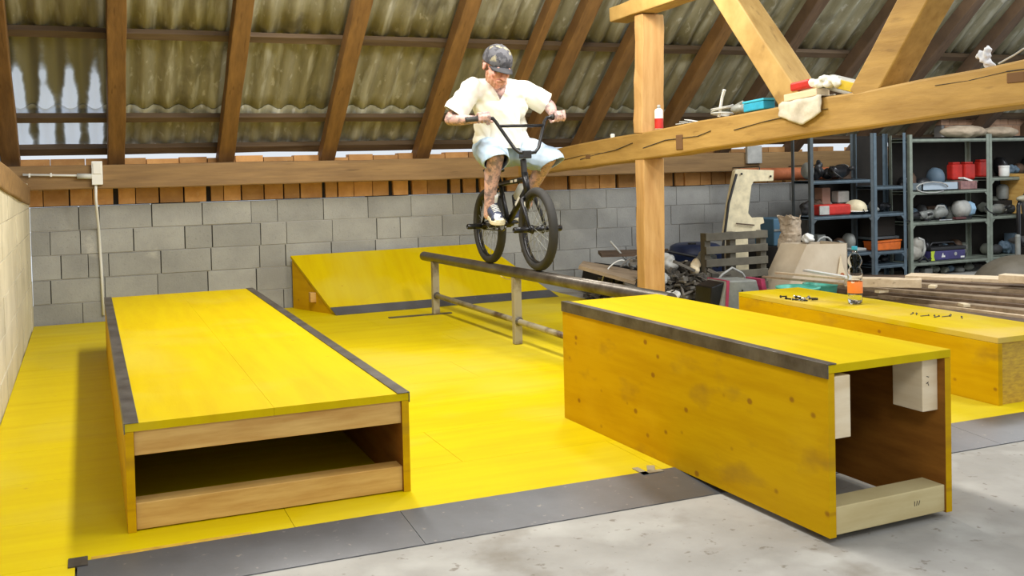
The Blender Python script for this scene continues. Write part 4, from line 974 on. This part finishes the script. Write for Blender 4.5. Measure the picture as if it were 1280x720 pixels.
b = BM(); lathe(b,[(.055,.095),(.055,.112),(.05,.116),(0,.116)],(8.93,7.82,.952),n=24); obj('lid', b, M['white'], wc)
# right unit middle shelf tools
grinder(8.78,yS,.55,1.2,'pale grey power tool on the middle shelf at the right edge',col='greym',head='lightgrey',ang=.3)
grinder(9.02,yS,.55,1.1,'brownish power tool behind the office chair, right edge',col='black',head='greym',ang=2.6)
b = BM(); lathe(b,[(.05,0),(.06,.01),(.06,.13),(.045,.15),(.02,.16)],(8.95,7.86,.71),n=20); single('metal_canister', b, M['greym'], 'dark round canister above the tools on the right-hand shelf', 'canister', loc=(8.95,7.86,.71), smooth=True)
b = BM(); box(b,8.80,9.1,7.80,7.92,.552,.70); single('tool_crate', b, M['dark'], 'dark crate on the right-hand middle shelf under the canister', 'crate', loc=(8.95,7.86,.552), bevel=.006)
# sack on top of the shelves
b = BM(); ball(b,(8.45,7.9,1.43),(.30,.16,.07)); ball(b,(8.95,7.9,1.42),(.25,.16,.06)); g = weld(b,.014,2)
for v in g.verts: v.co.z = max(v.co.z,1.362); v.co += v.normal*noise.noise(v.co*12)*.012
single('filled_sack', g, M['paper'], 'grey brown filled sack lying on top of the green shelving', 'sack', loc=(8.7,7.9,1.362), smooth=True)
# blue unit contents
rb = thing('red_case', 'red and white case on the middle shelf of the leftmost blue unit', 'case', (6.62,yS,.635))
b = BM(); box(b,6.44,6.82,yS-.06,yS+.1,.637,.74); obj('case_body', b, M['red'], rb, bevel=.02)
b = BM(); box(b,6.435,6.55,yS-.064,yS-.05,.645,.73); obj('white_panel', b, M['lightgrey'], rb, bevel=.004)
hl = thing('work_helmet', 'cream safety helmet on the middle shelf beside the blue post', 'helmet', (6.92,yS,.635))
b = BM(); ball(b,(6.92,yS,.69),(.10,.12,.085),sub=3); g = weld(b,.007,2); cut(g,V((0,0,.668)),V((0,0,-1))); obj('helmet_shell', g, M['cream'], hl, smooth=True, solid=.004)
b = BM(); lathe(b,[(.098,.030),(.118,.026),(.118,.032),(.098,.038)],(6.92,yS,.635),n=30); obj('helmet_brim', b, M['white'], hl, smooth=True)
b = BM(); box(b,6.56,6.66,yS+.05,yS+.16,.74,.90); single('carton', b, mat('brown_carton',(.24,.14,.10),.8), 'upright brown carton above the red case', 'carton', loc=(6.6,yS+.1,.74), bevel=.003)
b = BM(); box(b,6.78,6.92,yS+.08,yS+.18,.745,.86); single('tin', b, M['lightgrey'], 'small pale grey tin behind the safety helmet', 'tin', loc=(6.85,yS+.12,.745), bevel=.01)
grinder(6.98,yS+.1,.637,.9,'dark tool pressed against the blue post above the helmet',col='black',head='greym',ang=1.2)
grinder(6.72,yS,.975,1.5,'big dark machine on the top shelf of the leftmost blue unit',col='blackmetal',head='greym',ang=.6)
grinder(6.60,yS,.272,1.1,'dark tool on the lowest shelf of the leftmost blue unit',col='black',head='greym',ang=.2)
b = BM(); tube(b,[(6.52+.09*math.cos(a*.55),yS-.02,.36+.07*math.sin(a*.55)) for a in range(12)],.010,n=6); single('hose_loop', b, M['lightgrey'], 'grey hose loop on the lowest shelf behind the cardboard box', 'hose', loc=(6.52,yS,.275), smooth=True)
b = BM(); box(b,6.85,7.02,yS-.04,yS+.1,.272,.30); single('white_folded_cloth', b, M['lightgrey'], 'flat pale bundle on the lowest shelf next to the blue post', 'bundle', loc=(6.93,yS,.272), bevel=.01)
ob = thing('orange_box', 'bright orange plastic box in the narrow shelf bay', 'box', (7.27,yS,.265))
b = BM(); prism(b,[(0,0),(.30,0),(.31,.085),(-.01,.075)],(7.12,yS-.07,.268),(1,0,0),(0,0,1),(0,.18,0)); obj('box_body', b, M['orange'], ob, bevel=.008)
b = BM(); prism(b,[(-.012,.076),(.312,.086),(.312,.098),(-.012,.088)],(7.12,yS-.078,.268),(1,0,0),(0,0,1),(0,.19,0)); obj('rim', b, M['orange'], ob, bevel=.003)
b = BM(); ball(b,(7.13,yS,.70),(.03,.05,.06)); ball(b,(7.17,yS,.67),(.03,.05,.03)); single('small_valve', weld(b,.006,2), M['greym'], 'small grey fitting in the narrow bay just right of the blue post', 'fitting', loc=(7.13,yS,.637), smooth=True)
b = BM(); box(b,7.10,7.42,yS,yS+.15,.40,.62); single('dark_crate', b, M['dark'], 'dark crate above the orange box in the narrow bay', 'crate', loc=(7.26,yS+.07,.40), bevel=.006)
b = BM(); box(b,7.085,7.45,yS-.02,yS+.17,.375,.398); single('crate_shelf', b, M['shelfdk'], 'dark thin shelf board carrying the crate in the narrow bay', 'board', loc=(7.26,yS,.375))
# socket plate on beam
b = BM(); box(b,6.20,6.38,8.54,8.58,1.15,1.33); sp_ = single('wall_switch_box', b, M['lightgrey'], 'grey socket box on the wall plate beam left of the shelving', 'socket', loc=(6.28,8.56,1.15), bevel=.006)

# ================================================================= LEFT OF THE SHELVES
# cream machine panel, terracotta pipe
jp = thing('cream_panel', 'tall cream C-shaped machine panel leaning against the wall', 'panel', (5.45,7.6,-.02))
px = lambda x, y: ((x-0), y)
poly = [(5.44,1.09),(5.47,1.105),(5.87,1.085),(5.86,.985),(5.64,.985),(5.615,.95),(5.57,.70),(5.61,.655),(5.735,.655),(5.745,.60),(5.70,.59),(5.70,.545),(5.74,.535),(5.735,.50),(5.60,.50),(5.56,.47),(5.56,-.02),(5.36,-.02),(5.30,.50),(5.36,.80)]
b = BM(); prism(b, [(x,z*1.0) for x,z in poly], (0,7.66,0), (1,0,0), (0,.02,1), (0,.05,0)); obj('panel_plate', b, M['cream'], jp, bevel=.006)
b = BM(); tube(b,[(5.43,7.65,1.06),(5.34,7.65,.80),(5.27,7.65,.40),(5.27,7.65,0)],.012,n=8); obj('edge_trim', b, M['black'], jp)
b = BM(); obox(b,(5.52,7.655,.60),.20,.006,.012,Matrix.Rotation(.12,3,'Y')); obj('score_line', b, M['darkboard'], jp)
for x, z in ((5.50,1.06),(5.82,1.03)):
    b = BM(); lathe(b,[(.010,0),(.010,.006)],(x,7.672,z),M=Matrix.Rotation(R(90),3,'X'),n=12); obj('screw', b, M['blackmetal'], jp)
b = BM(); tube(b,[(5.85,8.2,1.045),(6.92,8.2,1.035)],.062,n=24); pp = single('clay_pipe', b, M['terracotta'], 'terracotta coloured pipe lying level behind the top of the cream panel', 'pipe', loc=(6.3,8.2,.985))
for x in (6.05,6.75):
    b = BM(); tube(b,[(x,8.59,1.11),(x,8.15,1.12),(x,8.13,1.04),(x,8.2,.975),(x,8.56,.98)],.006,n=6); obj('bracket', b, M['blackmetal'], pp, local=True) if False else single('pipe_hook', b, M['blackmetal'], 'thin dark hook carrying the clay pipe, '+('left one' if x<6.4 else 'right one'), 'hook', loc=(x,8.5,1.0))
# slatted grey pallet leaning
pl = thing('slatted_pallet', 'grey slatted pallet standing on edge in front of the cream panel', 'pallet', (5.1,7.25,-.02))
for z in (.545,.43,.32,.21,.10,.0):
    b = BM(); box(b,4.86,5.50,7.30,7.322,z-.045,z+.02); obj('slat', b, M['darkboard'], pl, bevel=.003)
for x in (4.86,5.12,5.44):
    b = BM(); box(b,x,x+.06,7.325,7.39,-.018,.565); obj('bearer', b, M['darkboard'], pl, bevel=.003)
# fix pallet colour
for ch in pl.children: ch.data.materials[0] = mat('grey_painted_slat', (.15,.135,.10), .8, var=(.09,.08,.06), vs=6) if 'grey_painted_slat' not in bpy.data.materials else bpy.data.materials['grey_painted_slat']
# blue barrel
br = thing('plastic_barrel', 'dark blue plastic barrel against the block wall', 'barrel', (5.42,8.3,-.02))
b = BM(); lathe(b,[(.20,0),(.235,.01),(.25,.04),(.25,.10),(.262,.12),(.25,.14),(.25,.30),(.262,.32),(.25,.34),(.24,.39),(.20,.41),(.18,.415)],(5.40,8.3,-.02),n=40); obj('barrel_body', b, M['barrel'], br, smooth=True)
b = BM(); lathe(b,[(.04,.415),(.04,.43),(.0,.43)],(5.30,8.2,-.02),n=16); obj('bung', b, M['black'], br)
# cardboard box, paper sack
cx_ = thing('cardboard_box', 'open beige cardboard box with a torn corner, left of the water bottle', 'box', (5.95,7.15,-.02))
b = BM()
pts = [(5.62,7.24),(5.76,7.10),(6.19,7.16),(6.12,7.42),(5.74,7.46)]
prism(b, [(5.50,-.02),(6.20,-.02),(6.20,.425),(5.765,.44)], (0,7.10,0), (1,.0,0), (0,0,1), (0,.006,0))
prism(b, [(7.10,-.02),(7.45,-.02),(7.45,.43),(7.10,.428)], (6.196,0,0), (0,1,0), (0,0,1), (.006,0,0))
prism(b, [(5.60,-.02),(6.20,-.02),(6.20,.42),(5.80,.43)], (0,7.45,0), (1,.0,0), (0,0,1), (0,.006,0))
prism(b, [(0,-.02),(.35,-.02),(.35,.43),(0,.44)], (5.50,7.10,0), (.0,1,0), (.26/.44,0,1), (.006,0,0))
obj('box_walls', b, M['cardboard'], cx_)
b = BM(); prism(b, [(6.07,.13),(6.17,.15),(6.14,.22),(6.115,.33)], (0,7.085,0), (1,0,0), (0,0,1), (0,.004,0)); obj('torn_flap', b, M['pale'], cx_)
b = BM(); lathe(b,[(.022,0),(.022,.004)],(6.125,7.082,.15),M=Matrix.Rotation(R(90),3,'X'),n=14); obj('round_hole', b, M['terracotta'], cx_)
b = BM(); prof = [(.125,0),(.13,.10),(.115,.22),(.10,.34),(.085,.46),(.078,.53),(.085,.60),(.105,.68)]; pf = []
for (r0,z0),(r1,z1) in zip(prof, prof[1:]):
    for k in range(4): pf.append((r0+(r1-r0)*k/4, z0+(z1-z0)*k/4))
lathe(b, pf+[prof[-1]], (5.99,7.62,-.02), n=40)
for f in [f for f in b.faces if len(f.verts) > 4 and f.calc_center_median().z > .3]: b.faces.remove(f)
for v in b.verts:
    d = v.co-V((5.99,7.62,v.co.z)); v.co += d.normalized()*(noise.noise(V((v.co.x*16,v.co.y*16,v.co.z*7)))*.03+noise.noise(v.co*34)*.012)
    if v.co.z > .6: v.co.z += noise.noise(v.co*18)*.05
single('paper_sack', b, M['paper'], 'crumpled standing paper sack behind the cardboard box', 'sack', loc=(5.99,7.62,-.02), solid=.004)
b = BM(); ball(b,(6.03,7.42,.46),(.06,.05,.05)); g = weld(b,.01,1)
for v in g.verts: v.co += v.normal*noise.noise(v.co*25)*.03
single('white_rag', g, M['white'], 'crumpled white rag tucked at the rim of the cardboard box', 'rag', loc=(6.03,7.42,.42), smooth=True)
bx_ = thing('blue_crate', 'dull blue crate on a dark stand between the cream panel and the shelving', 'crate', (6.45,8.0,.30))
b = BM(); box(b,6.02,6.27,7.9,8.2,.36,.62); obj('crate_body', b, mat('dull_blue_plastic',(.07,.16,.24),.6), bx_, bevel=.01)
b = BM(); box(b,6.02,6.27,7.892,7.9,.50,.52); obj('crate_rib', b, M['greym'], bx_)
b = BM(); box(b,5.9,6.28,7.88,8.25,-.02,.358); single('dark_stand', b, M['dark'], 'dark stand under the dull blue crate', 'stand', loc=(6.1,8.05,-.02), bevel=.01)
# grey box with pink trim
gx = thing('grey_plastic_box', 'tipped grey plastic box with a pink edge behind the low box', 'box', (4.72,6.72,-.02))
b = BM(); prism(b,[(4.50,-.0),(4.93,-.0),(4.86,.235),(4.57,.245)],(0,6.60,0),(1,0,0),(0,0,1),(0,.26,0)); obj('box_body', b, M['greym'], gx, bevel=.012)
b = BM(); prism(b,[(4.555,.0),(4.58,.0),(4.60,.246),(4.575,.248)],(0,6.594,0),(1,0,0),(0,0,1),(0,.27,0)); obj('pink_trim', b, M['pinktrim'], gx)
b = BM(); prism(b,[(4.42,-.018),(4.552,-.018),(4.570,.235),(4.45,.20)],(0,6.62,0),(1,0,0),(0,0,1),(0,.22,0)); obj('dark_side', b, M['blackmetal'], gx, bevel=.008)
b = BM(); prism(b,[(4.96,-.0),(5.0,-.0),(4.95,.235),(4.91,.235)],(0,6.62,0),(1,0,0),(0,0,1),(0,.2,0)); obj('red_edge', b, M['pinktrim'], gx)
b = BM(); lathe(b,[(.008,0),(.008,.004)],(4.72,6.600,.16),M=Matrix.Rotation(R(90),3,'X'),n=10); obj('latch_hole', b, M['black'], gx)
b = BM(); obox(b,(4.56,6.90,.025),.10,.08,.085,Matrix.Rotation(.2,3,'Z')); single('wood_block', b, M['pale'], 'small pale wooden block on the floor left of the grey plastic box', 'wood block', loc=(4.56,6.90,-.018), bevel=.003)
# mint plastic clogs / bowls
for x, y_, s, lab_ in ((4.98,6.25,1.0,'mint green plastic bowl, the left and larger of the two behind the low box'),(5.25,6.32,.8,'mint green plastic bowl, the right and smaller of the two behind the low box')):
    b = BM(); lathe(b,[(.11*s,0),(.15*s,.05),(.16*s,.115),(.168*s,.12),(.168*s,.13),(.14*s,.128),(.10*s,.03),(0,.02)],(x,y_,.08),n=32); single('mint_bowl', b, M['mint'], lab_, 'bowl', loc=(x,y_,.08), smooth=True)
b = BM(); box(b,4.8,5.4,6.12,6.46,-.02,.078); single('bowl_crate', b, M['dark'], 'low dark crate under the mint green bowls', 'crate', loc=(5.1,6.3,-.02), bevel=.006)

# ----------------------------------------------------------------- planks heaped behind the low box
def gz(x, y, z):
    """where a line of sight meets the level z"""
    d = cF + cR2*((x-640)/F_PX) - cU2*((y-PCY)/F_PX); return V((0,0,CAMH)) + d*((z-CAMH)/d.z)
PK = [((985,362),(1290,404),.03,.24,.045,'darkboard','dark plank lying lowest, right behind the low box'),
 ((1000,360),(1290,396),.055,.20,.035,'newboard','pale grey board, second behind the low box'),
 ((1015,359),(1290,389),.085,.22,.035,'oldboard','weathered board, third behind the low box'),
 ((1010,357),(1290,382),.105,.24,.035,'darkboard','dark board, fourth behind the low box'),
 ((1040,355),(1290,376),.135,.20,.03,'oldboard','brown board in the middle of the plank heap'),
 ((1060,354),(1290,370),.150,.24,.035,'darkboard','dark board just above the middle of the plank heap'),
 ((1090,351),(1290,364),.180,.20,.03,'oldboard','weathered board, third from the top of the plank heap'),
 ((1120,349),(1290,358),.195,.24,.032,'darkboard','dark board, second from the top of the plank heap'),
 ((1135,345),(1290,351),.225,.22,.03,'newboard','pale topmost board of the plank heap'),
 ((1000,350),(1290,352),.03,.5,.05,'darkboard','wide dark board on the floor along the far side of the plank heap')]
for k, (p, q, z, w_, t_, m_, lab_) in enumerate(PK):
    a_, c_ = gz(*p,z), gz(*q,z); c_ = a_.lerp(c_,1.25); b = BM(); beam(b,a_,c_,w_,t_,wob=.002,seg=8)
    single('plank', b, M[m_], lab_, 'plank', loc=a_-V((0,0,t_/2)), group='planks heaped behind the low box', bevel=.003)
a_, c_ = gz(1056,352,.235), gz(1152,354,.235); b = BM(); beam(b,a_,c_,.12,.065,wob=.003,seg=6); single('squared_timber', b, M['newboard'], 'short thick pale timber lying across the heap just right of the bottle', 'timber', loc=a_-V((0,0,.032)), bevel=.005)
for p, q, z, w_, t_, m_, lab_ in (((970,341),(1056,349),.27,.03,.015,'newboard','thin pale batten sticking out to the left above the mint bowls'),((954,346),(1056,355),.245,.03,.015,'oldboard','lowest thin batten, pointing left towards the slatted pallet'),((1007,338),(1060,347),.285,.05,.015,'white','white painted batten lying in front of the cardboard box')):
    a_, c_ = gz(*p,z), gz(*q,z); b = BM(); beam(b,a_,c_,w_,t_); single('thin_batten', b, M[m_], lab_, 'batten', loc=a_)
a_, c_ = gz(1252,347,.27), gz(1300,350,.27); b = BM(); beam(b,a_,c_,.12,.055); single('timber_offcut', b, M['newboard'], 'pale timber offcut on the heap at the right picture edge', 'timber', loc=a_-V((0,0,.027)), bevel=.004)
for k, (x, y_, z) in enumerate(((1102,364,.17),(1166,358,.22),(1205,381,.13))):
    a_ = gz(x,y_,z); b = BM(); obox(b,a_,.09,.05,.02,Matrix.Rotation(.6*k,3,'Z')); single('small_offcut', b, M['pale'], 'small pale offcut lying on the plank heap, '+('the one nearest the bottle','the middle one','the one farthest right')[k], 'offcut', loc=a_-V((0,0,.01)), bevel=.002)

# ----------------------------------------------------------------- scrap heap left and right of the timber post
def gy(x, y, Y):
    d = cF + cR2*((x-640)/F_PX) - cU2*((y-PCY)/F_PX); return V((0,0,CAMH)) + d*(Y/d.y)
b = BM(); slab(b, [gy(724,332,7.62), gy(795,352,7.45), gy(800,339,7.9), gy(729,326,7.95)], .03); single('bark_board', b, M['oldboard'], 'tan sloping board on the scrap heap left of the timber post', 'board', loc=gy(760,340,7.7))
b = BM(); prism(b,[(0,0),(.7,-.05),(.8,.14),(.05,.2)],(4.30,8.15,.36),(1,.05,-.02),(.0,.8,.10),(0,0,-.03)); single('dark_board', b, M['darkboard'], 'dark board on top of the scrap heap left of the timber post', 'board', loc=(4.3,8.2,.34))
b = BM(); prism(b,[(4.25,-.0),(5.05,-.0),(5.05,.16),(4.85,.18),(4.42,.25),(4.30,.25)],(0,8.0,0),(1,0,0),(0,0,1),(0,.5,0)); single('dark_crate_heap', b, M['dark'], 'black crate buried under the boards left of the timber post', 'crate', loc=(4.4,8.2,0))
for k, (p, q, r_, c, lab_) in enumerate([((4.10,7.8,.10),(4.28,7.8,.36),.006,'white','thin white hoop standing in the scrap heap left of the post'),((4.55,8.15,.30),(4.42,8.2,.47),.009,'lightgrey','pale stick standing up from the scrap heap against the block wall')]):
    b = BM()
    if k == 0: tube(b,[(4.06+.13*(1-math.cos(a*PI/10)),7.72,.10+.24*math.sin(a*PI/14)) for a in range(9)],r_,n=6)
    else: tube(b,[p,q],r_,n=8)
    single('bent_rod' if k == 0 else 'stick', b, M[c], lab_, 'rod' if k == 0 else 'stick', loc=p, smooth=True)
rnd = random.Random(11)
def heap(name, label, cx, cy, rx, ry, hz, n, z0=0):
    b = BM()
    for k in range(n):
        a = rnd.uniform(0,2*PI); r = math.sqrt(rnd.random()); x, y_ = cx+rx*r*math.cos(a), cy+ry*r*math.sin(a); z = z0+hz*(1-r*r)*rnd.uniform(.2,1)+.012
        Mx = Matrix.Rotation(rnd.uniform(0,PI),3,'Z')@Matrix.Rotation(rnd.uniform(-.5,.5),3,'Y')
        if rnd.random() < .5: obox(b,(x,y_,z),rnd.uniform(.06,.22),rnd.uniform(.015,.05),rnd.uniform(.006,.03),Mx)
        elif rnd.random() < .6: obox(b,(x,y_,z),rnd.uniform(.03,.09),rnd.uniform(.03,.08),rnd.uniform(.02,.05),Mx)
        else: d = Mx@V((rnd.uniform(.05,.16),0,0)); tube(b,[V((x,y_,z))-d,V((x,y_,z+.02)),V((x,y_,z))+d],rnd.uniform(.004,.012),n=6)
    o = single(name, b, M['scrap'], label, 'scrap', loc=(cx,cy,z0)); o['kind'] = 'stuff'; return o
heap('scrap_heap','tangled dark scrap heaped left of the timber post behind the rail',4.63,8.0,.50,.42,.33,400,z0=-.015)
heap('scrap_heap','tangled grey and brown scrap heaped right of the timber post',4.68,7.45,.62,.5,.34,620,z0=-.015)
for k,(pts,r_,c,lab_) in enumerate([([(4.55,7.9,.36),(4.8,7.8,.38),(5.0,7.7,.33),(5.15,7.55,.24)],.012,'black','black curved hose arching over the scrap heap'),([(4.85,7.2,.12),(4.95,7.2,.22),(5.05,7.2,.27),(5.15,7.2,.22),(5.22,7.2,.12)],.010,'lightgrey','grey rim of a bent sheet arching out of the scrap beside the pallet')]):
    b = BM(); tube(b,pts,r_,n=8); single('curved_hose' if k==0 else 'sheet_strip', b, M[c], lab_, 'hose' if k==0 else 'metal strip', loc=pts[0], smooth=True)
for k,(x,y_,z,sx,sy,sz,c,lab_) in enumerate([(4.40,7.30,.20,.09,.06,.05,'lightgrey','pale grey chunk in the scrap just right of the timber post'),(4.36,7.05,.09,.07,.05,.06,'white','white torn piece low in the scrap right of the post'),(4.62,7.55,.30,.10,.07,.09,'lightgrey','pale grey crumpled piece on top of the scrap'),(4.42,6.98,.02,.09,.07,.04,'cloth','crumpled beige rag at the foot of the scrap heap'),(4.95,7.45,.30,.12,.05,.10,'greym','grey bent sheet on the scrap near the pallet'),(4.80,7.4,.27,.06,.05,.06,'pale','light wood chunk in the middle of the scrap')]):
    b = BM(); ball(b,(x,y_,z),(sx,sy,sz)); g = weld(b,.012,0)
    for v in g.verts: v.co += v.normal*noise.noise(v.co*16+V((k,0,0)))*.05
    single('scrap_piece', g, M[c], lab_, 'scrap piece', loc=(x,y_,z-sz), smooth=False)

# ----------------------------------------------------------------- right picture edge
dm = thing('wheelbarrow_tub', 'upturned dark round tub in front of the shelving at the right edge', 'tub', (7.55,6.5,-.02))
b = BM(); ball(b,(7.60,6.5,.0),(.46,.34,.29),sub=3); g = weld(b,.02,2); cut(g,V((0,0,-.015)),V((0,0,-1))); obj('tub_shell', g, mat('olive_brown_metal',(.13,.11,.08),.6,var=(.09,.075,.05),vs=6), dm, smooth=True, solid=.006)
b = BM(); tube(b,[(7.60+.46*math.cos(a*PI/16),6.5+.34*math.sin(a*PI/16),-.005) for a in range(32)],.010,n=8,closed=True); obj('rim', b, M['blackmetal'], dm, smooth=True)
oc = thing('office_chair', 'worn dark swivel chair with a bent frame at the right picture edge', 'chair', (8.3,6.9,-.02))
b = BM(); ball(b,(8.28,6.9,.36),(.26,.24,.05)); obj('seat', weld(b,.014,2), M['rubber'], oc, smooth=True)
b = BM(); ball(b,(8.45,7.05,.68),(.17,.07,.22)); obj('backrest', weld(b,.014,2), M['rubber'], oc, smooth=True)
b = BM(); tube(b,[(8.02,6.85,.74),(8.0,6.85,.70),(8.0,6.85,.42),(8.04,6.85,.33),(8.12,6.85,.31),(8.3,6.88,.32)],.018,n=10); obj('arm_frame', b, M['blackmetal'], oc, smooth=True)
b = BM(); ball(b,(8.11,6.85,.765),(.13,.06,.035)); obj('armrest', weld(b,.010,2), mat('worn_armrest',(.30,.28,.2),.6), oc, smooth=True)
b = BM(); lathe(b,[(.03,.0),(.03,.33)],(8.28,6.9,0),n=14); obj('gas_column', b, M['blackmetal'], oc)
for k in range(5):
    a = 2*PI*k/5+.3; b = BM(); tube(b,[(8.28,6.9,.09),(8.28+.26*math.cos(a),6.9+.26*math.sin(a),.045)],[.024,.016],n=8); lg = obj('leg', b, M['blackmetal'], oc); ORG[lg.name] = ORG[oc.name]
    b = BM(); ball(b,(8.28+.27*math.cos(a),6.9+.27*math.sin(a),.01),.026); obj('castor', b, M['black'], lg, smooth=True)
b = BM(); lathe(b,[(.02,0),(.024,.01),(.024,.20),(.018,.22)],(7.93,6.8,.22),n=14); single('metal_tube', b, M['greym'], 'short upright grey tube just left of the swivel chair', 'tube', loc=(7.93,6.8,.22)) 
b = BM(); box(b,7.86,8.0,6.74,6.9,-.02,.218); single('tube_block', b, M['dark'], 'dark block under the short upright tube', 'block', loc=(7.93,6.8,-.02), bevel=.004)
b = BM(); box(b,9.02,9.06,7.55,7.95,.56,.98); single('orange_board', b, M['pine'], 'upright orange wooden board at the right picture edge', 'board', loc=(9.04,7.7,.56), bevel=.003)
b = BM(); box(b,8.95,9.15,7.5,7.68,-.02,.558); single('orange_board_stand', b, M['dark'], 'dark stand under the upright orange board', 'stand', loc=(9.04,7.6,-.02))

rnd = random.Random(21)
def oddment(x, y, z, w, h, kind, m, label):
    b = BM()
    if kind == 0: box(b, x-w/2, x+w/2, y-.06, y+.06, z+.002, z+h); single('storage_box', b, m, label, 'box', loc=(x,y,z), bevel=.006)
    elif kind == 1: lathe(b, [(w*.42,.002),(w*.45,.01),(w*.45,h*.75),(w*.3,h*.88),(w*.18,h)], (x,y,z), n=20); single('tin_can', b, m, label, 'can', loc=(x,y,z), smooth=True)
    elif kind == 2:
        tube(b, [(x-w/2,y,z+h*.45),(x-w*.2,y,z+h*.45),(x,y,z+h*.5),(x+w*.3,y,z+h*.5),(x+w/2,y-.01,z+h*.5)], [h*.25,h*.42,h*.45,h*.40,h*.2], n=14); single('electric_motor', b, m, label, 'motor', loc=(x,y,z), smooth=True)
    else:
        for k in range(5): ball(b, (x+rnd.uniform(-w/3,w/3), y+rnd.uniform(-.03,.03), z+h*.4+rnd.uniform(-.1,.25)*h), (w*.28,.05,h*.36))
        g = weld(b, .011, 1)
        for v in g.verts: v.co += v.normal*noise.noise(v.co*28)*.018; v.co.z = max(v.co.z, z+.002)
        single('rag_bundle', g, m, label, 'bundle', loc=(x,y,z), smooth=True)
CM = [M['blackmetal'], M['black'], M['greym'], mat('rusty_brown_metal',(.11,.06,.035),.6,metal=.3,var=(.06,.035,.02),vs=14), mat('dusty_grey_green',(.16,.17,.14),.7), mat('faded_blue_paint',(.10,.15,.20),.6), M['rubber']]
for nm, xa, xb, z, hmax, y in (('leftmost unit, top shelf',6.38,6.98,.975,.22,7.9),('leftmost unit, middle shelf',6.36,7.0,.635,.17,7.92),('leftmost unit, lowest shelf',6.36,7.0,.27,.20,7.92),
        ('narrow bay, upper shelf',7.12,7.42,.637,.12,7.88),('narrow bay, bottom shelf',7.12,7.42,.13,.09,7.85),
        ('rear of middle green shelf',7.58,8.54,.53,.20,7.93),('rear of lower green shelf',7.58,8.54,.125,.24,7.93),('floor under the green shelving',7.58,8.54,-.02,.10,7.84),('rear of upper green shelf',7.60,8.24,.835,.28,7.92),
        ('right-hand unit, rear of middle shelf',8.66,9.5,.55,.22,7.93),('right-hand unit, lower shelf',8.66,9.5,.13,.22,7.86),('right-hand unit, rear of top shelf',8.95,9.6,.95,.24,7.93),('top compartment of the green unit, behind the red containers',7.75,8.26,1.0,.01,7.93)):
    if hmax < .02: continue
    x = xa; k = 0
    while x < xb-.06:
        w = rnd.uniform(.09,.19); h = hmax*rnd.uniform(.5,1.0)
        if x+w > xb+.04: break
        kd = rnd.choice((0,1,2,3,3,2)); k += 1
        nmk = {0:'box',1:'can',2:'motor',3:'bundle'}[kd]; ci = rnd.randrange(len(CM))
        oddment(x+w/2, y+rnd.uniform(-.015,.015), z, w*.94, h, kd, CM[ci], ('black','black','grey','rusty brown','dusty grey-green','faded blue','black')[ci]+' '+nmk+' '+('first','second','third','fourth','fifth','sixth','seventh','eighth','ninth','tenth')[k-1]+' from left, '+nm)
        x += w

# ================================================================= LIGHT AND CAMERA
wd = bpy.data.worlds.new('sky'); bpy.context.scene.world = wd; wd.use_nodes = True
bg = wd.node_tree.nodes['Background']; bg.inputs['Color'].default_value = (.88,.94,1,1); bg.inputs['Strength'].default_value = .85
def area(loc, rot, sx, sy, e, col):
    l = bpy.data.lights.new('area_light', 'AREA'); l.shape = 'RECTANGLE'; l.size = sx; l.size_y = sy; l.energy = e; l.color = col
    o = bpy.data.objects.new('area_light', l); C.objects.link(o); o.location = loc; o.rotation_euler = rot; return o
area((1.35,4.9,3.0), (0,0,0), .25, 4.2, 150, (1,.955,.86))
area((.75,.3,2.5), (R(62),0,R(-18)), .6, .6, 28, (1,.96,.88))  # unseen fill added near the camera to brighten the box sides
area((4.9,2.8,3.2), (R(25),0,R(10)), .5, .5, 42, (1,.97,.9))
area((6.9,5.6,3.4), (0,0,0), 1.2, 1.2, 90, (.93,.97,1))  # unseen cool fill added to lift the right rear wall and shelves
def fill_point(loc, e, col):
    l = bpy.data.lights.new('fill_point', 'POINT'); l.shadow_soft_size = .18; l.energy = e; l.color = col
    o = bpy.data.objects.new('fill_point', l); C.objects.link(o); o.location = loc
fill_point((2.9,5.6,2.75), 115, (1,.96,.88)); fill_point((7.4,5.4,2.9), 45, (.95,.98,1))  # unseen point fills added to brighten the roof and the back
sc = bpy.context.scene
sc.view_settings.view_transform = 'Standard'; sc.view_settings.look = 'None'; sc.view_settings.gamma = 1; sc.view_settings.use_curve_mapping = False
sc.view_settings.exposure = 0.06
cam = bpy.data.cameras.new('camera'); co = bpy.data.objects.new('camera', cam); C.objects.link(co)
cam.sensor_width = 36; cam.sensor_fit = 'HORIZONTAL'; cam.lens = F_PX/1280*36; cam.shift_x = 0; cam.shift_y = (PCY-360)/1280
cam.clip_start = .05; cam.clip_end = 200
mw = Matrix((( cR2.x, cU2.x, -cF.x, 0),( cR2.y, cU2.y, -cF.y, 0),( cR2.z, cU2.z, -cF.z, CAMH),(0,0,0,1)))
co.matrix_world = mw; sc.camera = co
